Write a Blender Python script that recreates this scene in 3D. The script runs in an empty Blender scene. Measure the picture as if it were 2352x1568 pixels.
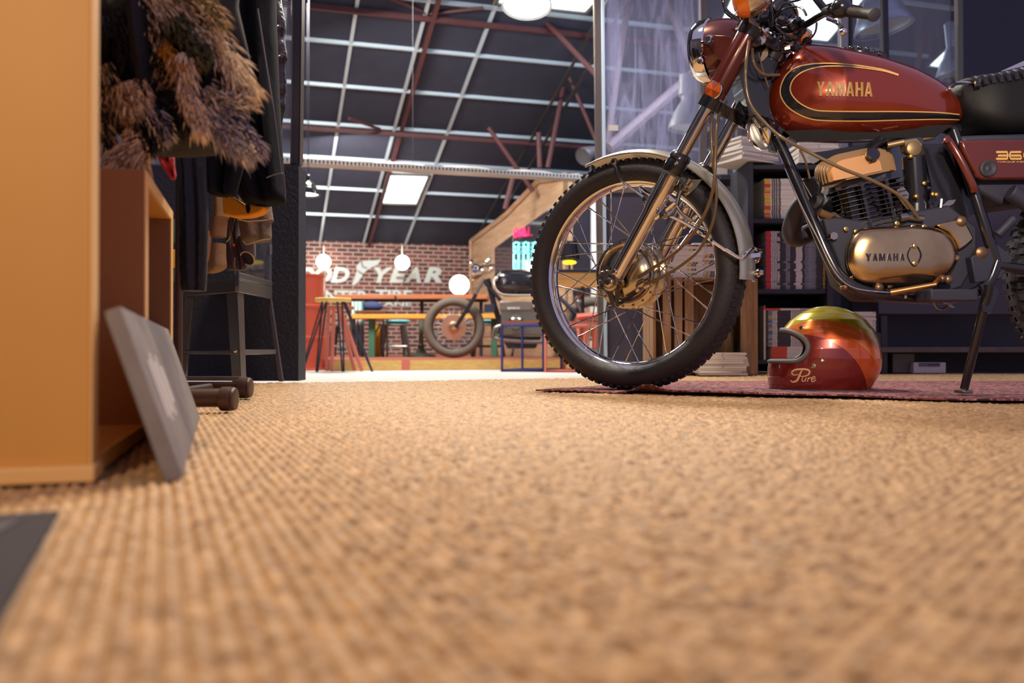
import bpy, math, random
import numpy as np
from mathutils import Vector, Matrix
random.seed(7)
R = math.radians
S = bpy.context.scene
COL = S.collection
# ---------------------------------------------------------------- camera
F_PX, CX, CY, HOR, CAMH = 2000.0, 1176.0, 784.0, 798.0, 0.13
PITCH = math.atan((HOR - CY) / F_PX)
cam_d = bpy.data.cameras.new('camera'); cam = bpy.data.objects.new('camera', cam_d); COL.objects.link(cam)
cam.location = (0, 0, CAMH); cam.rotation_euler = (math.pi / 2 + PITCH, 0, 0)
cam_d.sensor_width = 36; cam_d.lens = 36 * F_PX / 2352
cam_d.clip_start = 0.02; cam_d.clip_end = 200
cam_d.dof.use_dof = True; cam_d.dof.focus_distance = 2.55; cam_d.dof.aperture_fstop = 3.2; cam_d.dof.aperture_blades = 9
S.camera = cam
# ---------------------------------------------------------------- world, exposure
S.view_settings.view_transform = 'Standard'; S.view_settings.look = 'None'
S.view_settings.gamma = 1; S.view_settings.use_curve_mapping = False; S.view_settings.exposure = 0.0
S.cycles.use_denoising = True; S.cycles.use_adaptive_sampling = True; S.cycles.adaptive_threshold = 0.02
S.cycles.max_bounces = 7; S.cycles.diffuse_bounces = 3; S.cycles.glossy_bounces = 4; S.cycles.transmission_bounces = 4
S.cycles.transparent_max_bounces = 10; S.cycles.sample_clamp_indirect = 4; S.cycles.caustics_reflective = False; S.cycles.caustics_refractive = False
W = bpy.data.worlds.new('world'); S.world = W; W.use_nodes = True
W.node_tree.nodes['Background'].inputs[0].default_value = (0.52, 0.47, 0.74, 1)
W.node_tree.nodes['Background'].inputs[1].default_value = 0.62
# ---------------------------------------------------------------- unseen area lights: overhead shop lamps, low front lamps, added workshop fills
def area(name, loc, size, energy, color, target, shape='DISK', spread=180):
    l = bpy.data.lights.new(name, 'AREA'); l.energy = energy; l.color = color; l.size = size; l.shape = shape; l.spread = R(spread)
    o = bpy.data.objects.new(name, l); COL.objects.link(o); o.location = loc
    o.rotation_euler = (Vector(target) - Vector(loc)).to_track_quat('-Z', 'Y').to_euler(); return o
area('warm_shop_lamp', (-0.25, 2.35, 2.5), 0.35, 30, (1, .78, .50), (-0.1, 1.5, 0), spread=130)
area('warm_bike_lamp', (0.55, 0.3, 1.1), 0.12, 3.2, (1, .84, .64), (1.2, 2.4, 0.6), spread=45)
area('warm_lamp_behind_viewer', (-0.36, -0.95, 1.25), 0.2, 5.6, (1, .70, .36), (-0.5, 1.0, 0.25), spread=95)
area('shop_rear_lamp', (0.1, 4.3, 2.7), 0.5, 92, (1, .92, .82), (0.0, 2.4, 0))
area('workshop_fill', (-1.6, 7.9, 3.3), 1.2, 270, (1, .93, .82), (-0.9, 8.8, 0))  # the three workshop lights are fills added for brightness, without fixtures
area('workshop_fill_far', (-2.2, 11.0, 2.3), 1.6, 90, (1, .9, .8), (-2.2, 13.5, 0.3))
area('workshop_fill_right', (1.6, 8.0, 3.0), 1.2, 80, (.82, .9, 1), (1.2, 9.5, 0.8))

# ---------------------------------------------------------------- picture-to-place helpers
cp, sp = math.cos(PITCH), math.sin(PITCH)
CAMP = Vector((0, 0, CAMH))
def ray(u, v):
    a, b = (u - CX) / F_PX, (CY - v) / F_PX
    d = Vector((0, cp, sp)) + Vector((a, 0, 0)) + Vector((0, -sp, cp)) * b
    return d / d.y
def at(u, v, D): return CAMP + ray(u, v) * D
def hit(u, v, p0, n):
    d = ray(u, v); n = Vector(n)
    return CAMP + d * ((Vector(p0) - CAMP).dot(n) / d.dot(n))
def fl(u, v, z=0.0): return hit(u, v, (0, 0, z), (0, 0, 1))
TH = R(33.7)
FF = Vector((-math.cos(TH), math.sin(TH), 0)); FN = Vector((-math.sin(TH), -math.cos(TH), 0))
HUB = at(1451, 630, 2.614)
def Fp(u, v, w=0.0): return hit(u, v, HUB + FN * w, FN)        # steered front end, w metres towards the viewer
BY = 2.40
def Bp(u, v, w=0.0): return hit(u, v, (0, BY - w, 0), (0, 1, 0))  # frame plane of the red motorcycle
YW = R(16.1); ca, sa = math.cos(YW), math.sin(YW)
def rm(q, p, z=0.0): return Vector((ca * q - sa * p, sa * q + ca * p, z))   # room axes: q right, p away
def roofz(p): return CAMH + 1.80 + .308 * (15 - p)
def Rf(u, v, dz=0.0):                                           # point on the sloping roof
    d = ray(u, v); k = -sa * d.x + ca * d.y
    t = (1.80 + .308 * 15 + dz) / (d.z + .308 * k)
    return CAMP + d * t
def Qp(u, v, q): return hit(u, v, rm(q, 0), (ca, sa, 0))
def Pp(u, v, p): return hit(u, v, rm(0, p), (-sa, ca, 0))

# ---------------------------------------------------------------- materials
def lin(c):
    return tuple(((x / 255) / 12.92 if x / 255 <= .04045 else ((x / 255 + .055) / 1.055) ** 2.4) for x in c)
MATS = {}
def mat(name, rgb, rough=.5, metal=0, spec=.5, coat=0, emit=0, noise=None, bump=0, bscale=60, stretch=(1, 1, 1), alpha=1, trans=0, srgb=True, emitc=None):
    """principled material; noise = (second colour, scale, contrast)"""
    m = bpy.data.materials.new(name); m.use_nodes = True; nt = m.node_tree; b = nt.nodes['Principled BSDF']
    c = lin(rgb) if srgb else rgb
    b.inputs['Base Color'].default_value = (*c, 1); b.inputs['Roughness'].default_value = rough
    b.inputs['Metallic'].default_value = metal; b.inputs['Specular IOR Level'].default_value = spec
    b.inputs['Coat Weight'].default_value = coat; b.inputs['Coat Roughness'].default_value = .05
    if trans: b.inputs['Transmission Weight'].default_value = trans
    if emit:
        b.inputs['Emission Color'].default_value = (*(lin(emitc) if emitc else c), 1); b.inputs['Emission Strength'].default_value = emit
    tc = None
    if noise or bump:
        tc = nt.nodes.new('ShaderNodeTexCoord'); mp = nt.nodes.new('ShaderNodeMapping'); mp.inputs['Scale'].default_value = stretch
        nt.links.new(tc.outputs['Object'], mp.inputs[0])
    if noise:
        n = nt.nodes.new('ShaderNodeTexNoise'); n.inputs['Scale'].default_value = noise[1]; n.inputs['Detail'].default_value = 5
        nt.links.new(mp.outputs[0], n.inputs['Vector'])
        cr = nt.nodes.new('ShaderNodeValToRGB'); k = noise[2] if len(noise) > 2 else .2
        cr.color_ramp.elements[0].position = .5 - k; cr.color_ramp.elements[1].position = .5 + k
        cr.color_ramp.elements[0].color = (*c, 1); cr.color_ramp.elements[1].color = (*(lin(noise[0]) if srgb else noise[0]), 1)
        nt.links.new(n.outputs['Fac'], cr.inputs[0]); nt.links.new(cr.outputs[0], b.inputs['Base Color'])
    if bump:
        n2 = nt.nodes.new('ShaderNodeTexNoise'); n2.inputs['Scale'].default_value = bscale; n2.inputs['Detail'].default_value = 3
        nt.links.new(mp.outputs[0], n2.inputs['Vector'])
        bp = nt.nodes.new('ShaderNodeBump'); bp.inputs['Strength'].default_value = bump; bp.inputs['Distance'].default_value = .01
        nt.links.new(n2.outputs['Fac'], bp.inputs['Height']); nt.links.new(bp.outputs[0], b.inputs['Normal'])
    MATS[name] = m; return m
def wood(name, c1, c2, scale=3, stretch=(1, 1, 12), rough=.5, bump=.1):
    return mat(name, c1, rough, noise=(c2, scale, .22), stretch=stretch, bump=bump, bscale=scale * 6)

# ---------------------------------------------------------------- mesh builder
WL = {}
class MB:
    def __init__(s): s.v = []; s.f = []; s.m = []; s.cur = 0
    def face(s, idx): s.f.append(tuple(idx)); s.m.append(s.cur)
    def add(s, vs, fs):
        o = len(s.v); s.v += [tuple(x) for x in vs]
        for f in fs: s.face([i + o for i in f])
        return s
    def box(s, c, size, ax=None, ay=None, az=None):
        c = Vector(c); ax = Vector(ax or (1, 0, 0)); ay = Vector(ay or (0, 1, 0)); az = Vector(az or (0, 0, 1))
        h = [x / 2 for x in size]
        vs = [c + ax * (h[0] * i) + ay * (h[1] * j) + az * (h[2] * k) for i in (-1, 1) for j in (-1, 1) for k in (-1, 1)]
        return s.add(vs, [(0, 1, 3, 2), (4, 6, 7, 5), (0, 4, 5, 1), (2, 3, 7, 6), (0, 2, 6, 4), (1, 5, 7, 3)])
    def rbox(s, q0, q1, p0, p1, z0, z1):                      # box in room axes
        return s.box(rm((q0 + q1) / 2, (p0 + p1) / 2, (z0 + z1) / 2), (abs(q1 - q0), abs(p1 - p0), abs(z1 - z0)), (ca, sa, 0), (-sa, ca, 0))
    def bbox(s, x0, x1, y0, y1, z0, z1): return s.box(((x0 + x1) / 2, (y0 + y1) / 2, (z0 + z1) / 2), (abs(x1 - x0), abs(y1 - y0), abs(z1 - z0)))
    def prism(s, pts, ext):
        n = len(pts); e = Vector(ext); pts = [Vector(p) for p in pts]
        nn = Vector((0, 0, 0))
        for i in range(n): nn += pts[i].cross(pts[(i + 1) % n])
        if nn.dot(e) > 0: pts = pts[::-1]
        vs = pts + [p + e for p in pts]
        return s.add(vs, [tuple(range(n)), tuple(range(2 * n - 1, n - 1, -1))] + [(i, i + n, (i + 1) % n + n, (i + 1) % n) for i in range(n)])
    def rings(s, rs, cap=True, closed=False):
        o = len(s.v); n = len(rs[0])
        for r in rs: s.v += [tuple(x) for x in r]
        m = len(rs)
        for i in range(m if closed else m - 1):
            a, b = o + i * n, o + ((i + 1) % m) * n
            for j in range(n): s.face((a + j, a + (j + 1) % n, b + (j + 1) % n, b + j))
        if cap and not closed:
            s.face([o + j for j in range(n)][::-1]); s.face([o + (m - 1) * n + j for j in range(n)])
        return s
    def tube(s, pts, r, n=10, closed=False, cap=True, flat=1.0, up=None):
        pts = [Vector(p) for p in pts]; m = len(pts); rs = []
        rr = r if isinstance(r, (list, tuple)) else [r] * m
        prev = None
        for i, p in enumerate(pts):
            if closed: t = pts[(i + 1) % m] - pts[i - 1]
            else: t = pts[min(i + 1, m - 1)] - pts[max(i - 1, 0)]
            if t.length < 1e-9: t = Vector((0, 0, 1))
            t.normalize()
            if prev is None:
                a = Vector(up) if up else (Vector((0, 0, 1)) if abs(t.z) < .9 else Vector((1, 0, 0)))
            else: a = prev
            x = (a - t * a.dot(t)); x.normalize(); y = t.cross(x); prev = x
            rs.append([p + x * (rr[i] * math.cos(2 * math.pi * k / n)) + y * (rr[i] * flat * math.sin(2 * math.pi * k / n)) for k in range(n)])
        return s.rings(rs, cap, closed)
    def cyl(s, a, b, r, r2=None, n=16): return s.tube([a, b], [r, r if r2 is None else r2], n)
    def lathe(s, o, axis, prof, n=24, cap=True, ref=None):     # prof = [(t along axis, radius)]
        o = Vector(o); a = Vector(axis).normalized(); x = Vector(ref) if ref else (Vector((0, 0, 1)) if abs(a.z) < .9 else Vector((1, 0, 0)))
        x = (x - a * x.dot(a)).normalized(); y = a.cross(x)
        return s.rings([[o + a * t + (x * math.cos(2 * math.pi * k / n) + y * math.sin(2 * math.pi * k / n)) * max(r, 1e-5) for k in range(n)] for t, r in prof], cap)
    def torus(s, o, axis, Rr, r, n=48, k=10):
        o = Vector(o); a = Vector(axis).normalized(); x = (Vector((0, 0, 1)) if abs(a.z) < .9 else Vector((1, 0, 0)))
        x = (x - a * x.dot(a)).normalized(); y = a.cross(x)
        return s.tube([o + (x * math.cos(2 * math.pi * i / n) + y * math.sin(2 * math.pi * i / n)) * Rr for i in range(n)], r, k, closed=True)
    def ball(s, o, r, n=14, sc=(1, 1, 1)):
        o = Vector(o); rs = []
        for i in range(n + 1):
            t = math.pi * i / n; rs.append([o + Vector((sc[0] * r * max(math.sin(t), 1e-3) * math.cos(2 * math.pi * j / (2 * n)), sc[1] * r * max(math.sin(t), 1e-3) * math.sin(2 * math.pi * j / (2 * n)), sc[2] * r * math.cos(t))) for j in range(2 * n)])
        return s.rings(rs[::-1])
    def build(s, name, mats, parent=None, smooth=True, ang=38, bevel=0, origin=None):
        me = bpy.data.meshes.new(name)
        v = np.array(s.v, dtype=float)
        if parent is not None: w = WL[parent.name]
        elif origin is not None: w = Vector(origin)
        else:
            lo, hi = v.min(0), v.max(0); w = Vector(((lo[0] + hi[0]) / 2, (lo[1] + hi[1]) / 2, lo[2]))
        v = v - np.array(w)
        me.from_pydata(v.tolist(), [], s.f)
        if not isinstance(mats, (list, tuple)): mats = [mats]
        for m in mats: me.materials.append(m)
        if len(mats) > 1: me.polygons.foreach_set('material_index', s.m)
        if smooth:
            me.polygons.foreach_set('use_smooth', [True] * len(me.polygons)); me.set_sharp_from_angle(angle=R(ang))
        me.validate(); me.update()
        o = bpy.data.objects.new(name, me); COL.objects.link(o)
        if parent is not None: o.parent = parent
        else: o.location = w
        WL[o.name] = w
        if bevel:
            bm = o.modifiers.new('bevel', 'BEVEL'); bm.width = bevel; bm.segments = 2; bm.limit_method = 'ANGLE'; bm.harden_normals = False
        return o
def tag(o, label, cat=None, group=None, kind=None):
    if label: o['label'] = label
    if cat: o['category'] = cat
    if group: o['group'] = group
    if kind: o['kind'] = kind
    return o
def thing(name, label, cat, loc, group=None):
    o = bpy.data.objects.new(name, None); COL.objects.link(o); o.location = loc; o.empty_display_size = .05
    WL[o.name] = Vector(loc); return tag(o, label, cat, group)
def struct(mb, name, m, label=None, **k):
    o = mb.build(name, m, **k); o['kind'] = 'structure'
    if label: o['label'] = label
    return o
def copy_thing(o, loc=None, label=None, parent=None):
    c = o.copy(); COL.objects.link(c); WL[c.name] = WL[o.name]
    if parent is not None: c.parent = parent
    if loc is not None: c.location = loc
    if label: c['label'] = label
    for ch in list(o.children): copy_thing(ch, parent=c)
    return c
def spline(pts, n=8, closed=False):
    P = [Vector(p) for p in pts]; out = []; m = len(P)
    for i in range(m if closed else m - 1):
        p0, p1, p2, p3 = (P[(i - 1) % m] if closed or i > 0 else P[0]), P[i], P[(i + 1) % m], (P[(i + 2) % m] if closed or i + 2 < m else P[-1])
        for k in range(n):
            t = k / n
            out.append(.5 * ((2 * p1) + (-p0 + p2) * t + (2 * p0 - 5 * p1 + 4 * p2 - p3) * t * t + (-p0 + 3 * p1 - 3 * p2 + p3) * t ** 3))
    if not closed: out.append(P[-1])
    return out
def lerp_table(tab, x):
    if x <= tab[0][0]: return tab[0][1:]
    for a, b in zip(tab, tab[1:]):
        if x <= b[0]:
            t = (x - a[0]) / (b[0] - a[0]); return tuple(a[i] + (b[i] - a[i]) * t for i in range(1, len(a)))
    return tab[-1][1:]
def text2d(body, h, bold=0.0, shear=0.0, sx=1.0, spacing=1.0):
    """letters as 2D triangles: verts (x, y) scaled to cap height h"""
    cu = bpy.data.curves.new('t', 'FONT'); cu.body = body; cu.size = 1; cu.offset = bold; cu.shear = shear; cu.space_character = spacing; cu.resolution_u = 4
    o = bpy.data.objects.new('t', cu); COL.objects.link(o); bpy.context.view_layer.update()
    me = bpy.data.meshes.new_from_object(o.evaluated_get(bpy.context.evaluated_depsgraph_get()))
    vs = [(v.co.x, v.co.y) for v in me.vertices]; fs = [tuple(p.vertices) for p in me.polygons]
    bpy.data.objects.remove(o); bpy.data.curves.remove(cu); bpy.data.meshes.remove(me)
    x0 = min(v[0] for v in vs); y0 = min(v[1] for v in vs); y1 = max(v[1] for v in vs); k = h / (y1 - y0)
    vs = [((v[0] - x0) * k * sx, (v[1] - y0) * k) for v in vs]
    return vs, fs, max(v[0] for v in vs)
def text_mb(mb, body, h, o, ax, ay, ext, width=None, **k):
    vs, fs, w = text2d(body, h, **k); s = (width / w) if width else 1
    o = Vector(o); ax = Vector(ax); ay = Vector(ay); e = Vector(ext); n = len(vs)
    P = [o + ax * (x * s) + ay * y for x, y in vs]
    mb.add(P, fs); mb.add([p + e for p in P], [f[::-1] for f in fs])
    edges = {}
    for f in fs:
        for i in range(len(f)):
            a, b = f[i], f[(i + 1) % len(f)]; edges[(a, b)] = edges.get((a, b), 0) + 1
    side = [(a, b) for a, b in edges if (b, a) not in edges]
    off = len(mb.v) - 2 * n
    for a, b in side: mb.face((off + a, off + n + a, off + n + b, off + b))
# ================================================================ materials
M = {}
M['black'] = mat('black_paint', (40, 41, 58), .6)
M['blackgloss'] = mat('black_gloss', (27, 26, 32), .2, coat=.5)
M['ceil'] = mat('ceiling_felt', (56, 60, 80), .95, noise=((48, 52, 70), 4, .3))
M['alu_strip'] = mat('white_steel_strip', (188, 208, 222), .4, metal=.2)
M['redsteel'] = mat('red_oxide_steel', (92, 50, 54), .6, noise=((76, 42, 46), 8, .3))
M['chrome'] = mat('chrome', (225, 222, 218), .06, metal=1)
M['steel'] = mat('brushed_steel', (150, 146, 142), .32, metal=1)
M['alupol'] = mat('polished_aluminium', (205, 192, 172), .2, metal=1, noise=((170, 158, 140), 9, .3))
M['goldalu'] = mat('aged_engine_aluminium', (226, 198, 150), .2, metal=1, noise=((168, 140, 100), 11, .35))
M['fender'] = mat('silver_fender', (205, 203, 192), .3, metal=.7)
M['rubber'] = mat('tyre_rubber', (40, 38, 46), .62, bump=.15, bscale=120)
M['rubber_b'] = mat('dusty_tyre_rubber', (100, 90, 80), .8)
M['tank'] = mat('candy_red_paint', (132, 46, 26), .22, metal=.5, coat=1.0)
M['tank_dark'] = mat('candy_red_dark', (92, 36, 26), .25, metal=.3, coat=.8)
M['gold'] = mat('gold_pinstripe', (214, 172, 104), .4)
M['decalblack'] = mat('black_stripe', (26, 25, 31), .2, coat=.8)
M['amber'] = mat('amber_lens', (226, 112, 12), .12, spec=.7, coat=.7)
M['hose'] = mat('olive_cable_sheath', (104, 84, 58), .3, coat=.3)
M['barefin'] = mat('cast_head_metal', (156, 122, 84), .4, metal=.8)
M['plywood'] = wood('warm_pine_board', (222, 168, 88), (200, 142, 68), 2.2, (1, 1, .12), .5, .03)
M['plyshade'] = wood('shaded_pine', (150, 104, 66), (126, 84, 54), 2.2, (1, 1, .12), .6, .03)  # same pine darkened: shade inside the bays is put into the colour
M['plyedge'] = mat('pine_board_edge', (236, 190, 124), .5)
M['slate'] = mat('grey_slate', (140, 132, 132), .7, noise=((104, 98, 102), 18, .35), bump=.3, bscale=40)
M['chalk'] = mat('chalk_marks', (214, 208, 208), .9)
M['brownplastic'] = mat('brown_plastic', (84, 62, 54), .45)
M['galv'] = mat('galvanised_metal', (120, 118, 116), .35, metal=.8)
M['oilred'] = mat('orange_drum_paint', (206, 92, 66), .3, coat=.3)
M['coral'] = mat('coral_paint', (222, 124, 104), .5)
M['white'] = mat('white_paint', (235, 235, 230), .6)
M['paper'] = mat('paper_edges', (196, 188, 180), .8)
M['paperw'] = mat('white_spine', (222, 214, 204), .6)
M['orangewood'] = wood('orange_oak', (200, 122, 78), (176, 102, 62), 6, (1, 12, 12), .5)
M['yellowwood'] = wood('yellow_pine', (238, 176, 72), (214, 150, 60), 5, (1, 12, 12), .5)
M['blondwood'] = wood('blond_pine', (240, 206, 128), (222, 176, 96), 7, (1, 6, 6), .6)
M['clad'] = wood('weathered_cladding', (196, 168, 140), (166, 132, 102), 2.5, (1, 1, 10), .7)
M['crate'] = wood('rough_crate_wood', (160, 122, 86), (122, 90, 62), 7, (8, 8, .8), .8, .3)
M['shelfblack'] = mat('black_shelf_board', (46, 44, 56), .6)
M['darkpanel'] = mat('dark_kickboard', (66, 61, 74), .5)
M['postmetal'] = mat('worn_steel_profile', (132, 120, 112), .35, metal=.6, noise=((92, 82, 78), 14, .3), stretch=(1, 1, .1))
M['green'] = mat('green_paint', (62, 110, 86), .5); M['blue'] = mat('blue_paint', (40, 52, 120), .4)
M['turq'] = mat('turquoise_cushion', (96, 176, 186), .7); M['navy'] = mat('navy_cushion', (52, 66, 112), .8)
M['mustard'] = mat('mustard_cloth', (200, 140, 20), .8)
M['lampwhite'] = mat('lit_globe', (255, 246, 222), .5, emit=14)
M['lampdisk'] = mat('lit_diffuser', (255, 250, 240), .5, emit=9)
M['skylight'] = mat('skylight_glow', (226, 240, 244), .5, emit=2.4)
M['whitefloor'] = mat('pale_concrete', (230, 224, 214), .6, noise=((206, 198, 188), 3, .3))

def carpet_mat():
    m = bpy.data.materials.new('sisal_carpet'); m.use_nodes = True; nt = m.node_tree; b = nt.nodes['Principled BSDF']
    b.inputs['Roughness'].default_value = .62; b.inputs['Specular IOR Level'].default_value = .45; b.inputs['Sheen Weight'].default_value = .2; b.inputs['Sheen Roughness'].default_value = .4; b.inputs['Sheen Tint'].default_value = (1, .9, .78, 1)
    g = nt.nodes.new('ShaderNodeNewGeometry'); n = nt.nodes.new('ShaderNodeTexNoise'); n.inputs['Scale'].default_value = 55; n.inputs['Detail'].default_value = 6
    n2 = nt.nodes.new('ShaderNodeTexNoise'); n2.inputs['Scale'].default_value = 5; n2.inputs['Detail'].default_value = 3
    nt.links.new(g.outputs['Position'], n.inputs['Vector']); nt.links.new(g.outputs['Position'], n2.inputs['Vector'])
    cr = nt.nodes.new('ShaderNodeValToRGB'); cr.color_ramp.elements[0].position = .3; cr.color_ramp.elements[1].position = .68
    cr.color_ramp.elements[0].color = (*lin((126, 92, 58)), 1); cr.color_ramp.elements[1].color = (*lin((222, 182, 132)), 1)
    ma = nt.nodes.new('ShaderNodeMixRGB'); ma.blend_type = 'MIX'; ma.inputs[2].default_value = (*lin((184, 144, 96)), 1)
    nt.links.new(n.outputs['Fac'], cr.inputs[0]); nt.links.new(cr.outputs[0], ma.inputs[1])
    mr = nt.nodes.new('ShaderNodeMapRange'); mr.inputs['From Min'].default_value = .35; mr.inputs['From Max'].default_value = .65; mr.inputs['To Max'].default_value = .4
    nt.links.new(n2.outputs['Fac'], mr.inputs[0]); nt.links.new(mr.outputs[0], ma.inputs[0]); nt.links.new(ma.outputs[0], b.inputs['Base Color'])
    bp = nt.nodes.new('ShaderNodeBump'); bp.inputs['Strength'].default_value = .6; bp.inputs['Distance'].default_value = .002
    n3 = nt.nodes.new('ShaderNodeTexNoise'); n3.inputs['Scale'].default_value = 420; nt.links.new(g.outputs['Position'], n3.inputs['Vector'])
    nt.links.new(n3.outputs['Fac'], bp.inputs['Height']); nt.links.new(bp.outputs[0], b.inputs['Normal'])
    return m
M['carpet'] = carpet_mat()
def brick_mat():
    m = bpy.data.materials.new('red_brick_wall'); m.use_nodes = True; nt = m.node_tree; b = nt.nodes['Principled BSDF']; b.inputs['Roughness'].default_value = .85
    uv = nt.nodes.new('ShaderNodeUVMap'); br = nt.nodes.new('ShaderNodeTexBrick')
    br.inputs['Scale'].default_value = 1; br.inputs['Brick Width'].default_value = .185; br.inputs['Row Height'].default_value = .0705; br.inputs['Mortar Size'].default_value = .011
    br.inputs['Mortar Smooth'].default_value = .1; br.inputs['Bias'].default_value = -.15
    br.inputs['Color1'].default_value = (*lin((132, 78, 76)), 1); br.inputs['Color2'].default_value = (*lin((66, 48, 54)), 1); br.inputs['Mortar'].default_value = (*lin((186, 166, 156)), 1)
    nt.links.new(uv.outputs[0], br.inputs['Vector']); nt.links.new(br.outputs['Color'], b.inputs['Base Color'])
    bp = nt.nodes.new('ShaderNodeBump'); bp.inputs['Strength'].default_value = .5; bp.inputs['Distance'].default_value = .01; bp.invert = True
    nt.links.new(br.outputs['Fac'], bp.inputs['Height']); nt.links.new(bp.outputs[0], b.inputs['Normal']); return m
M['brick'] = brick_mat()
def glass_mat(name, smear, dens, tint=(.62, .66, .86)):
    m = bpy.data.materials.new(name); m.use_nodes = True; nt = m.node_tree
    for n in list(nt.nodes): nt.nodes.remove(n)
    out = nt.nodes.new('ShaderNodeOutputMaterial'); tr = nt.nodes.new('ShaderNodeBsdfTransparent'); tr.inputs[0].default_value = (.93, .95, .98, 1)
    gl = nt.nodes.new('ShaderNodeBsdfGlossy'); gl.inputs['Roughness'].default_value = .03
    df = nt.nodes.new('ShaderNodeBsdfTranslucent'); df.inputs[0].default_value = (*tint, 1); d2 = nt.nodes.new('ShaderNodeBsdfDiffuse'); d2.inputs[0].default_value = (*tint, 1)
    ad = nt.nodes.new('ShaderNodeMixShader'); nt.links.new(df.outputs[0], ad.inputs[1]); nt.links.new(d2.outputs[0], ad.inputs[2])
    m1 = nt.nodes.new('ShaderNodeMixShader'); m1.inputs[0].default_value = .07; nt.links.new(tr.outputs[0], m1.inputs[1]); nt.links.new(gl.outputs[0], m1.inputs[2])
    m2 = nt.nodes.new('ShaderNodeMixShader'); nt.links.new(m1.outputs[0], m2.inputs[1]); nt.links.new(ad.outputs[0], m2.inputs[2])
    g = nt.nodes.new('ShaderNodeNewGeometry'); mp = nt.nodes.new('ShaderNodeMapping'); mp.inputs['Scale'].default_value = (9, 9, 1.1); mp.inputs['Rotation'].default_value = (0, R(12), 0)
    n = nt.nodes.new('ShaderNodeTexNoise'); n.inputs['Scale'].default_value = 1.6; n.inputs['Detail'].default_value = 7; n.inputs['Roughness'].default_value = .65; n.inputs['Distortion'].default_value = 1.2
    nt.links.new(g.outputs['Position'], mp.inputs[0]); nt.links.new(mp.outputs[0], n.inputs['Vector'])
    mr = nt.nodes.new('ShaderNodeMapRange'); mr.inputs['From Min'].default_value = .42; mr.inputs['From Max'].default_value = .75; mr.inputs['To Min'].default_value = dens; mr.inputs['To Max'].default_value = smear
    nt.links.new(n.outputs['Fac'], mr.inputs[0]); nt.links.new(mr.outputs[0], m2.inputs[0]); nt.links.new(m2.outputs[0], out.inputs[0]); return m
M['smearglass'] = glass_mat('smeared_glass', .55, .10, (.56, .58, .86)); M['clearglass'] = glass_mat('dusty_glass', .08, .02)

# ================================================================ floors
ZL = -0.079
def carpet():
    nc, nr = 1150, 980
    ang = np.linspace(math.tan(R(-52)), math.tan(R(47)), nc)
    D = np.exp(np.linspace(math.log(.17), math.log(5.3), nr))
    X = np.outer(D, ang); Y = np.repeat(D[:, None], nc, 1)
    q = X * ca + Y * sa; p = -X * sa + Y * ca
    a = R(6); q, p = q * math.cos(a) + p * math.sin(a), -q * math.sin(a) + p * math.cos(a)
    pw = .0112; k = np.floor(q / pw); fr = q / pw - k
    rib = np.sqrt(np.clip(1 - (2 * fr - 1) ** 2, 0, 1))
    rng = np.random.RandomState(3); jit = rng.rand(4096) * 6.28
    kk = (k.astype(int) % 4096)
    L = .0125; ph = p / L + (k % 2) * .5 + .06 * np.sin(jit[kk] + p * 9)
    cell = np.floor(ph); fk = ph - cell
    knot = .45 + .55 * np.sqrt(np.clip(1 - (2 * fk - 1) ** 2, 0, 1))
    hsh = np.sin(k * 12.9898 + cell * 78.233) * 43758.5453; hsh = hsh - np.floor(hsh)
    low = .5 * np.sin(X * 3.1 + 1.3) * np.sin(Y * 2.3) + .5 * np.sin(X * 7.3 - Y * 5.1)
    Z = .0068 * rib * knot * (.55 + .6 * hsh) + .0012 * low + .0006 * rng.rand(nr, nc) - .0068
    # edge of the raised carpeted floor: beyond it the paler floor of the workshop
    v = np.stack([X, Y, Z], -1).reshape(-1, 3)
    idx = np.arange(nr * nc).reshape(nr, nc)
    f = np.stack([idx[:-1, :-1], idx[:-1, 1:], idx[1:, 1:], idx[1:, :-1]], -1).reshape(-1, 4)
    cx = X[:-1, :-1]; cy = Y[:-1, :-1]
    edge = np.where(cx < .42, 3.62 + .40 * cx, np.where(cx < .75, 3.79 + (cx - .42) * 3.3, 5.2))
    keep = (cy < edge).reshape(-1)
    f = f[keep]
    me = bpy.data.meshes.new('floor'); me.vertices.add(len(v)); me.vertices.foreach_set('co', v.ravel())
    me.loops.add(f.size); me.loops.foreach_set('vertex_index', f.ravel().astype(np.int32))
    me.polygons.add(len(f)); me.polygons.foreach_set('loop_start', np.arange(0, f.size, 4, dtype=np.int32))
    me.polygons.foreach_set('use_smooth', np.ones(len(f), dtype=bool)); me.update(calc_edges=True)
    me.materials.append(M['carpet']); o = bpy.data.objects.new('floor', me); COL.objects.link(o); o['kind'] = 'structure'
    o['label'] = 'ribbed golden sisal carpet floor'
carpet()
b = MB(); e0, e1 = (-3.2, 3.62 - 1.28), (.42, 3.79)
poly = [(-3.2, -.6), (4, -.6), (4, 5.2), (.85, 5.2), (.74, 4.85), (.42, 3.785), (-3.2, 2.335)]
b.prism([(x, y, -.012) for x, y in poly], (0, 0, ZL + .01)); struct(b, 'floor_base', M['carpet'], 'carpeted raised base under the sisal')
b = MB(); b.add([(-9, 1.5, ZL), (9, 1.5, ZL), (9, 19, ZL), (-9, 19, ZL)], [(0, 1, 2, 3)]); struct(b, 'floor_workshop', M['whitefloor'], 'bright pale concrete floor beyond the carpet edge')

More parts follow.
